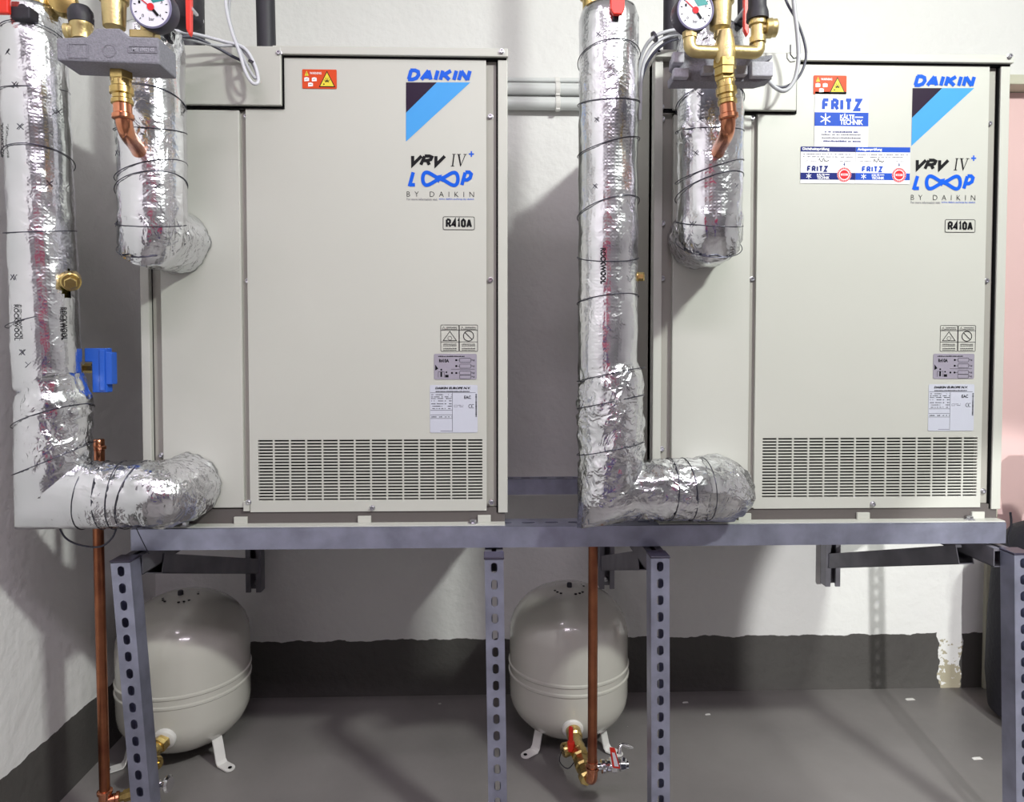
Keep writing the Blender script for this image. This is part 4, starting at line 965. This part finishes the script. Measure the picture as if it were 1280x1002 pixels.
def vent(t, px, y0, y1, yn, wpx):
    r_ = (at(px+wpx/2, 20, Y=YG).x-at(px-wpx/2, 20, Y=YG).x)/2; c = G(px, y1); h = G(px, y0).z-c.z
    b = BM(); lathe(b, [(r_*.55, -.014), (r_*.55, -.004), (r_*.72, 0), (r_*.9, .002), (r_*.93, h*.2), (r_, h), (r_*1.18, h+.001), (r_*1.22, h+.010), (r_*1.1, h+.014), (r_*.6, h+.03), (r_*.4, h+.032), (0, h+.032)], c, (0, 0, 1), 32); obj('air_vent', b, 'brass_m', t, smooth=True)
vent(t, 143, 3, 36, 0, 29)
b = BM(); c = G(103, 47, -.28); lathe(b, [(.016, -.004), (.016, .014), (.0175, .016), (.0175, .024)], c, (-.06, 0, 1), 24); lathe(b, [(.011, .0), (.0115, .018), (.0125, .019), (.0125, .026), (0, .026)], c+Vector((0, 0, .01)), (-1, -.1, -.05), 20); obj('safety_valve', b, 'brass_m', t, smooth=True)
b = BM(); lathe(b, [(.0185, .022), (.0195, .03), (.019, .042), (.014, .050), (0, .052)], c, (-.06, 0, 1), 28); obj('black_cap', b, 'rubber', t, smooth=True)
b = BM(); c = G(180, 47, -.275); box(b, c.x-.02, c.x+.022, -.285, -.262, c.z-.004, c.z+.010, bev=.002); lathe(b, [(.010, 0), (.010, .02)], c+Vector((.004, 0, .008)), (0, 0, 1), 6); obj('manifold_top', b, 'brass_m', t)

# right: open shell with brass cross
t = thing('safety_group', 'bare brass cross manifold on an open grey shell, right cabinet', 'safety valve group', tuple(G(905, 98)))
b = BM(); yb = -.215
def gp(x, y, yy=-.25): p = at(x, y, Y=yy); return (p.x, p.z)
prism(b, [gp(843, 66), gp(856, 64), gp(870, 70), gp(950, 70), gp(966, 68), gp(966, 72), gp(952, 80), gp(966, 98), gp(950, 102), gp(841, 102), gp(840, 92), gp(850, 86), gp(842, 80)], -.25, yb, 0, .002)
bs = obj('rear_shell', b, 'epp', t)
for (x0, x1, y0, y1) in ((841, 855, 65, 79), (842, 861, 85, 97), (878, 892, 82, 92), (920, 934, 82, 94), (939, 966, 77, 96)):
    b = BM(); c0, c1 = at(x0, y0, Y=-.262), at(x1, y1, Y=-.262); box(b, c0.x, c1.x, -.265, -.2495, c1.z, c0.z, bev=.002); obj('shell_rib', b, 'alu_g', bs)
YB = -.295; g = lambda x, y: at(x, y, Y=YB)
b = BM(); r_ = .0105
sweep(b, fillet([g(862, 44), g(862, 64), g(905, 66)], .018, 6), r_, 20); sweep(b, fillet([g(905, 64), g(948, 66), g(948, 52)], .018, 6), r_, 20)
lathe(b, [(.004, -.02), (.018, -.002), (.021, .0), (.018, .002), (.004, .012)], g(906, 62), (0, -1, 0), 8)
cc = g(906, 62); lathe(b, [(.012, .03), (.016, .012), (.0185, -.006), (.017, -.024), (.0155, -.03)], cc, (0, 0, 1), 24)
lathe(b, [(.0125, 0), (.0125, .010)], g(862, 48), (0, 0, 1), 8)
obj('cross_manifold', b, 'brass_m', t, smooth=True)
b = BM(); p = g(906, 62)+Vector((0, -.0205, 0)); line(b, [(p.x+.006*math.cos(a), p.z+.0035*math.sin(a)) for a in [2*PI*k/16 for k in range(16)]], .0008, p.y, 0, True); obj('cast_mark', b, 'brass', t)
b = BM(); lathe(b, [(.0175, 0), (.0175, .012), (.0195, .013), (.0195, .026), (.016, .028)], g(906, 95), (0, 0, 1), 6); obj('hexagon_coupling', b, 'brass', t)
press_elbow(t, (906, 90), (911, 150), (893, 205), -.29, -.15, .0125)
vent(t, 900, 5, 37, 0, 28)
b = BM(); lathe(b, [(.0085, 0), (.0085, .018)], g(909, 52), (0, 0, 1), 6); obj('vent_nipple', b, 'brass', t)
b = BM(); c = g(947, 54); lathe(b, [(.0135, 0), (.0135, .010), (.011, .011), (.011, .028), (.0145, .030), (.0145, .042)], c, (-.02, 0, 1), 24); lathe(b, [(.008, 0), (.008, .008), (.0155, .010), (.016, .018), (.0145, .02), (.0145, .026), (.011, .028)], c+Vector((.004, 0, .024)), (1, -.15, 0), 24); obj('safety_valve', b, 'brass_m', t, smooth=True)
b = BM(); lathe(b, [(.0185, .038), (.0180, .05), (.0165, .055), (.0150, .06), (.0150, .12), (.012, .124), (0, .124)], c, (-.02, 0, 1), 28); obj('black_cap', b, 'rubber', t, smooth=True)

# ------------------------------------------------------------------ shut-off valves at the top
def shut_off(x, brx, lev, lab, yy, lr=.013, axl=(0, 0, -1)):
    c = at(brx[0], brx[1], Y=yy); t = thing('ball_valve', lab, 'ball valve', tuple(c))
    b = BM(); lathe(b, [(.020, -.06), (.020, .0), (.026, .004), (.026, .03), (.018, .034), (.018, .06)], c, (0, 0, 1), 24); obj('valve_body', b, 'brass', t, smooth=True)
    return t, c
t, c = shut_off(0, (53, 3), 0, 'brass ball valve with red lever on top of the left edge pipe', YP)
b = BM(); a = at(-2, 19, Y=-.17); e_ = at(13.5, -12, Y=-.17); box(b, a.x, e_.x, -.178, -.168, a.z, e_.z, bev=.003); obj('lever', b, 'red', t, label='red lever')
b = BM(); a = at(14, 24, Y=-.165); e_ = at(38, -10, Y=-.165); box(b, a.x, e_.x, -.168, -.135, a.z, at(14, 8, Y=-.165).z, bev=.003); lathe(b, [(.008, 0), (.008, .045)], at(27, 10, Y=-.165), (0, 1, 0), 12); obj('stem', b, 'rubber', t)
b = BM(); c_ = at(79, 3, Y=-.12); lathe(b, [(.012, -.02), (.024, -.018), (.026, .0), (.022, .01), (.012, .012)], c_, (.3, -1, -.1), 24); obj('strainer_plug', b, 'brass', t, smooth=True)
t, c = shut_off(0, (741, 0), 0, 'brass ball valve with red lever on top of the middle foil pipe', YP)
b = BM(); a = at(762, 20, Y=-.17); e_ = at(780, -12, Y=-.17); prism(b, [(a.x+.006, a.z), (e_.x-.004, a.z), (e_.x, a.z+.010), (e_.x+.001, e_.z), (a.x, e_.z), (a.x, a.z+.010)], -.178, -.168, 0, .002); obj('lever', b, 'red', t, label='red lever')
b = BM(); a = at(766, 26, Y=-.165); box(b, a.x, a.x+.012, -.1665, -.15, a.z, a.z+.03, bev=.003); lathe(b, [(.008, 0), (.008, .045)], at(771, 4, Y=-.165), (0, 1, 0), 12); obj('stem', b, 'rubber', t)
# valves on the short pipes (black insulated body, long red lever)
def blk_valve(px0, px1, py, lx_, lab, yy, pipe_c):
    a, e_ = at(px0, py, Y=yy), at(px1, -30, Y=yy); t = thing('ball_valve', lab, 'ball valve', (a.x, yy, a.z))
    cx = (a.x+e_.x)/2; b = BM(); lathe(b, [(.014, -.012), ((e_.x-a.x)/2*.9, -.004), ((e_.x-a.x)/2, 0), ((e_.x-a.x)/2, .05), ((e_.x-a.x)/2*.8, .055), (.014, .11)], (cx, yy, a.z), (0, 0, 1), 24); obj('valve_body', b, 'rubber', t, smooth=True)
    q0, q1 = at(lx_, 46, Y=yy-.035), at(lx_+8, -30, Y=yy-.035); b = BM()
    prism(b, [(q0.x-.004, q1.z), (q0.x-.003, q0.z+.012), (q0.x+.003, q0.z), (q0.x+.006, q0.z+.006), (q0.x+.0075, q1.z)], yy-.040, yy-.030, 0, .0015); obj('lever', b, 'red', t, label='red lever')
    b = BM(); lathe(b, [(.006, 0), (.006, .05)], (q0.x+.002, yy-.036, q0.z+.05), (0, 1, 0), 10); obj('stem', b, 'steel', t)
blk_valve(212, 252, 28, 236, 'black-jacketed valve with red lever, left cabinet', -.16, 0)
blk_valve(922, 935, 22, 931, 'black-jacketed valve with red lever behind the brass cross', -.16, 0)

# ------------------------------------------------------------------ black insulated lines entering the cabinet tops
ZT = lz(60.5)-.001
def lag(px0, px1, yy, lab, bend=0):
    x0, x1 = at(px0, 60, Y=yy).x, at(px1, 60, Y=yy).x; cx, r_ = (x0+x1)/2, (x1-x0)/2
    t = thing('lagged_pipe', lab, 'insulated pipe', (cx, yy, ZT), 'black lagged pipes into the cabinet tops')
    b = BM(); sweep(b, dense([(cx, yy, ZT), (cx+bend*.2, yy, ZT+.3), (cx+bend, yy, ZC)], .05), r_, 20); obj('foam_sleeve', b, 'rubber', t, smooth=True)
    b = BM(); lathe(b, [(r_*1.08, 0), (r_*1.08, .008), (r_, .010)], (cx, yy, ZT), (0, 0, 1), 20); obj('grommet', b, 'cap', t, smooth=True)
lag(214, 255, .10, 'thick black foam-lagged pipe behind the red lever, left cabinet top')
lag(322, 345, .10, 'slim black foam-lagged pipe left of the cabinet corner, left cabinet top', -.02)
lag(829, 850, .06, 'black foam-lagged pipe behind the gauge, right cabinet top')

# ------------------------------------------------------------------ cables
def cable(name, pix, r_, m, lab, cat='cable', group=None, clips=()):
    P = [at(x, y, Y=yy) for x, y, yy in pix]; b = BM(); sweep(b, smooth_path(P, 8), r_, 10)
    if clips:
        t = thing(name, lab, cat, tuple(P[0]))
        if group: t['group'] = group
        obj('sheath', b, m, t, smooth=True)
        for (x, y, yy, rr, ax) in clips:
            b = BM(); lathe(b, [(rr, -.002), (rr, .002)], at(x, y, Y=yy), ax, 16); obj('cable_tie', b, 'cap', t)
        return t
    o = obj(name, b, m, None, smooth=True); o['label'] = lab; o['category'] = cat
    if group: o['group'] = group
    return o
GL = 'grey cables hanging at the left cabinet'
cable('cable', [(281, -25, .02), (283, 10, .0), (290, 40, -.03), (299, 65, -.045), (307, 90, -.055), (316, 104, -.055), (323, 101, -.05), (318, 80, -.045), (305, 60, -.04), (280, 52, -.04), (245, 43, -.06), (215, 38, -.08)], .0034, 'cable_w', 'pale cable dropping from above into the lowest loop over the left cover panel', group=GL, clips=[(314, 77, -.046, .006, (.4, 0, 1))])
cable('cable', [(291, -25, .03), (286, 15, .012), (292, 42, -.02), (300, 62, -.038), (309, 82, -.05), (318, 97, -.049), (321, 92, -.044), (311, 72, -.038), (296, 58, -.034), (270, 57, -.05), (240, 50, -.07), (214, 44, -.09)], .0030, 'cable_g', 'mid grey cable inside the loop over the left cover panel', group=GL)
cable('cable', [(212, 48, -.10), (240, 46, -.075), (268, 58, -.05), (290, 70, -.03), (300, 75, -.02), (310, 82, -.022)], .0030, 'cable_d', 'dark cable under the grey loop, left cover panel', group=GL)
GR = 'cables bunched beside the right cabinet'
cable('cable', [(866, 38, -.05), (840, 38, -.06), (818, 46, -.06), (806, 60, -.05), (799, 82, -.04), (797, 110, -.03), (795, 150, -.02)], .0036, 'cable_g', 'outermost grey cable of the bunch bending over the middle pipe', group=GR, clips=[(818, 46, -.055, .011, (1, 0, .6))])
cable('cable', [(866, 44, -.04), (842, 43, -.05), (822, 52, -.05), (810, 66, -.04), (803, 86, -.03), (801, 112, -.02), (800, 150, -.01)], .0036, 'cable_w', 'pale middle cable of the bunch beside the middle pipe', group=GR)
cable('cable', [(866, 48, -.03), (844, 49, -.04), (826, 58, -.035), (812, 74, -.025), (803, 96, -.015), (800, 125, -.01)], .0032, 'cable_d', 'dark inner cable of the bunch beside the middle pipe', group=GR)
cable('cable', [(990, -25, -.08), (993, 10, -.08), (997, 45, -.08), (998, 75, -.08), (993, 100, -.08), (982, 113, -.08), (970, 110, -.08), (958, 98, -.08)], .0042, 'cable_g', 'thick grey cable looping down past the right cover panel', group=GR)
cable('cable', [(976, -20, -.07), (984, 4, -.07), (997, 28, -.07), (1006, 55, -.07), (1007, 75, -.07), (999, 95, -.07), (985, 107, -.07), (970, 108, -.07), (956, 96, -.07)], .0026, 'cable_d', 'thin dark cable looping beside the thick grey one, right cover panel', group=GR)
cable('cable', [(72, 655, -.06), (82, 672, -.05), (100, 681, -.045), (125, 683, -.045), (140, 672, -.05), (147, 655, -.06)], .0020, 'cable_d', 'thin dark hose loop hanging under the left foil elbow')
cable('wire_end', [(168, 655, -.08), (176, 672, -.075), (186, 692, -.07)], .0009, 'wire', 'loose thin wire end hanging over the beam, left', 'wire')
cable('wire_end', [(88+1175, 640, .4), (1264, 655, .4), (1260, 672, .4), (1262, 684, .4)], .003, 'bag', 'black drawstring dangling from the bag by the door', 'cord')

# ------------------------------------------------------------------ wall conduits
GC = 'pale conduits on the back wall'
for (y0, y1, nm) in ((95.5, 101.5, 'thin uppermost'), (104, 119, 'middle'), (121.5, 137.5, 'thick lowest')):
    z0, z1 = at(670, y1, Y=.62).z, at(670, y0, Y=.62).z; r_ = (z1-z0)/2; zc = (z0+z1)/2; yc = YW-r_-.006
    t = thing('conduit', '%s pale grey conduit on the wall between the cabinets' % nm, 'conduit', (.8, yc, zc), GC)
    b = BM(); sweep(b, [(.2, yc, zc), (1.9, yc, zc)], r_, 24); obj('tube', b, 'pvc', t, smooth=True)
    for xc in (at(697, 110, Y=.62).x, .3, 1.6):
        b = BM(); lathe(b, [(r_+.002, -.007), (r_+.0025, -.006), (r_+.0025, .006), (r_+.002, .007)], (xc, yc, zc), (1, 0, 0), 20); box(b, xc-.007, xc+.007, yc, YW, zc-r_*.6, zc+r_*.6); box(b, xc-.006, xc+.006, yc-r_*.8, yc+.004, zc-r_-.0035, zc-r_+.001, bev=.001); obj('clip', b, 'tank_w', t)

# ------------------------------------------------------------------ black bag by the door
def bagr(z): return 0
t = thing('black_bag', 'tall black fabric bag standing at the door, behind the right post', 'bag', (2.31, .42, ZF))
b = BM(); lathe(b, [(0, .012), (.10, .012), (.135, .03), (.140, .12), (.132, .30), (.136, .42), (.128, .50), (.09, .56), (.045, .585), (0, .59)], (2.31, .42, ZF), (0, 0, 1), 40)
for v in b.verts:
    d = v.co-Vector((2.31, .42, v.co.z)); v.co += d*.12*noise.noise(v.co*9)
obj('sack', b, 'bag', t, smooth=True)
b = BM(); lathe(b, [(.03, 0), (.034, .02), (.05, .07), (.075, .11), (.07, .16), (.045, .19), (0, .20)], (2.345, .42, ZF+.575), (.15, 0, 1), 24)
for v in b.verts:
    d = v.co-Vector((2.345, .42, v.co.z)); v.co += d*.35*noise.noise(v.co*22)
obj('gathered_top', b, 'bag', t, smooth=True)
b = BM(); lathe(b, [(.02, -.018), (.045, -.018), (.05, -.012), (.05, .012), (.045, .018), (.02, .018)], (2.215, .375, ZF+.05), (1, .1, 0), 28); obj('wheel', b, 'rubber', t, smooth=True)

# small flakes of plaster lying on the floor
for i, (x, y, s_, lab) in enumerate(((857, 878, .009, 'white plaster flake on the floor near the third post'), (885, 893, .008, 'slim white plaster flake right of the third post'), (1138, 874, .014, 'pale thin plaster flake lying near the back wall'), (1222, 948, .013, 'pale curled flake on the floor left of the right post'))):
    c = at(x, y, Z=ZF); b = BM(); prism(b, [(c.x-s_, 0), (c.x+s_*.9, .001), (c.x+s_*.7, .0025), (c.x-s_*.5, .002)], c.y-s_*.35, c.y+s_*.35, 0)
    bmesh.ops.translate(b, verts=b.verts[:], vec=(0, 0, ZF)); o = obj('plaster_flake', b, 'tank_w'); o['label'] = lab; o['category'] = 'flake'; o['group'] = 'plaster flakes on the floor'

# ------------------------------------------------------------------ photographer behind the camera (seen only as the stripe mirrored in the foil)
def person(x, y):
    t = thing('person', 'person in maroon top and navy trousers standing behind the camera, mirrored in the foil', 'person', (x, y, ZF))
    def skin(name, vs, es, m):
        me = bpy.data.meshes.new(name); me.from_pydata([Vector(v[:3])+Vector((0, 0, 0)) for v in vs], es, [])
        o = bpy.data.objects.new(name, me); COL.objects.link(o); o.parent = t; me.materials.append(M[m])
        md = o.modifiers.new('skin', 'SKIN'); md.use_smooth_shade = True
        for i, v in enumerate(vs):
            sv = me.skin_vertices[0].data[i]; sv.radius = (v[3], v[4] if len(v) > 4 else v[3]); sv.use_root = (i == 0)
        o.modifiers.new('sub', 'SUBSURF').levels = 1; o.modifiers['sub'].render_levels = 1
        return o
    vs = [(0, 0, .98, .20, .12), (0, 0, 1.15, .20, .12), (0, 0, 1.35, .21, .12), (0, 0, 1.47, .06, .06), (0, .02, 1.55, .055, .055), (0, .03, 1.64, .085, .10), (0, .02, 1.73, .07, .08)]
    es = [(0, 1), (1, 2), (2, 3), (3, 4), (4, 5), (5, 6)]
    for s_ in (1, -1):
        n = len(vs); vs += [(s_*.19, 0, 1.40, .06), (s_*.27, .02, 1.15, .05), (s_*.14, .22, 1.10, .038), (s_*.10, .27, 1.10, .03)]; es += [(2, n), (n, n+1), (n+1, n+2), (n+2, n+3)]
        n = len(vs); vs += [(s_*.09, 0, .88, .085), (s_*.10, .01, .50, .06), (s_*.11, -.01, .10, .045), (s_*.12, .10, .045, .04)]; es += [(0, n), (n, n+1), (n+1, n+2), (n+2, n+3)]
    o = skin('body', vs, es, 'skin'); m = o.data.materials
    o.data.materials.clear(); o.data.materials.append(M['clothes'])
    b = BM(); lathe(b, [(0, .12), (.06, .10), (.095, .04), (.09, 0), (.07, -.04), (0, -.04)], (x, y-.01, ZF+1.70), (0, 0, 1), 20); obj('hair', b, 'hair', t, smooth=True)
    for s_ in (1, -1):
        for k in range(4):
            b = BM(); p0 = Vector((x+s_*.10, y+.27, ZF+1.10+(.03-.02*k))); sweep(b, [p0, p0+Vector((-s_*.03, .04, .0)), p0+Vector((-s_*.06, .03, -.005))], [.009, .008, .006], 8); obj('finger', b, 'skin', t, smooth=True)
        b = BM(); p0 = Vector((x+s_*.095, y+.26, ZF+1.12)); sweep(b, [p0, p0+Vector((-s_*.01, .03, .03)), p0+Vector((-s_*.03, .045, .04))], [.011, .010, .007], 8); obj('thumb', b, 'skin', t, smooth=True)
def clothes():
    m = bpy.data.materials.new('clothes'); m.use_nodes = True; nt = m.node_tree; b = nt.nodes['Principled BSDF']; b.inputs['Roughness'].default_value = .8
    tc = nt.nodes.new('ShaderNodeTexCoord'); sp = nt.nodes.new('ShaderNodeSeparateXYZ'); nt.links.new(tc.outputs['Object'], sp.inputs[0])
    r = nt.nodes.new('ShaderNodeValToRGB'); r.color_ramp.interpolation = 'CONSTANT'; dv = nt.nodes.new('ShaderNodeMath'); dv.operation = 'DIVIDE'; dv.inputs[1].default_value = 2
    nt.links.new(sp.outputs[2], dv.inputs[0]); nt.links.new(dv.outputs[0], r.inputs[0])
    e = r.color_ramp.elements; e[0].position = 0; e[0].color = (.02, .02, .02, 1); e[1].position = .045; e[1].color = (.05, .03, .30, 1)
    a = e.new(.515); a.color = (.42, .008, .08, 1); a = e.new(.745); a.color = (.5, .28, .2, 1)
    nt.links.new(r.outputs[0], b.inputs['Base Color']); return m
M['clothes'] = clothes()
person(.60, -1.86)
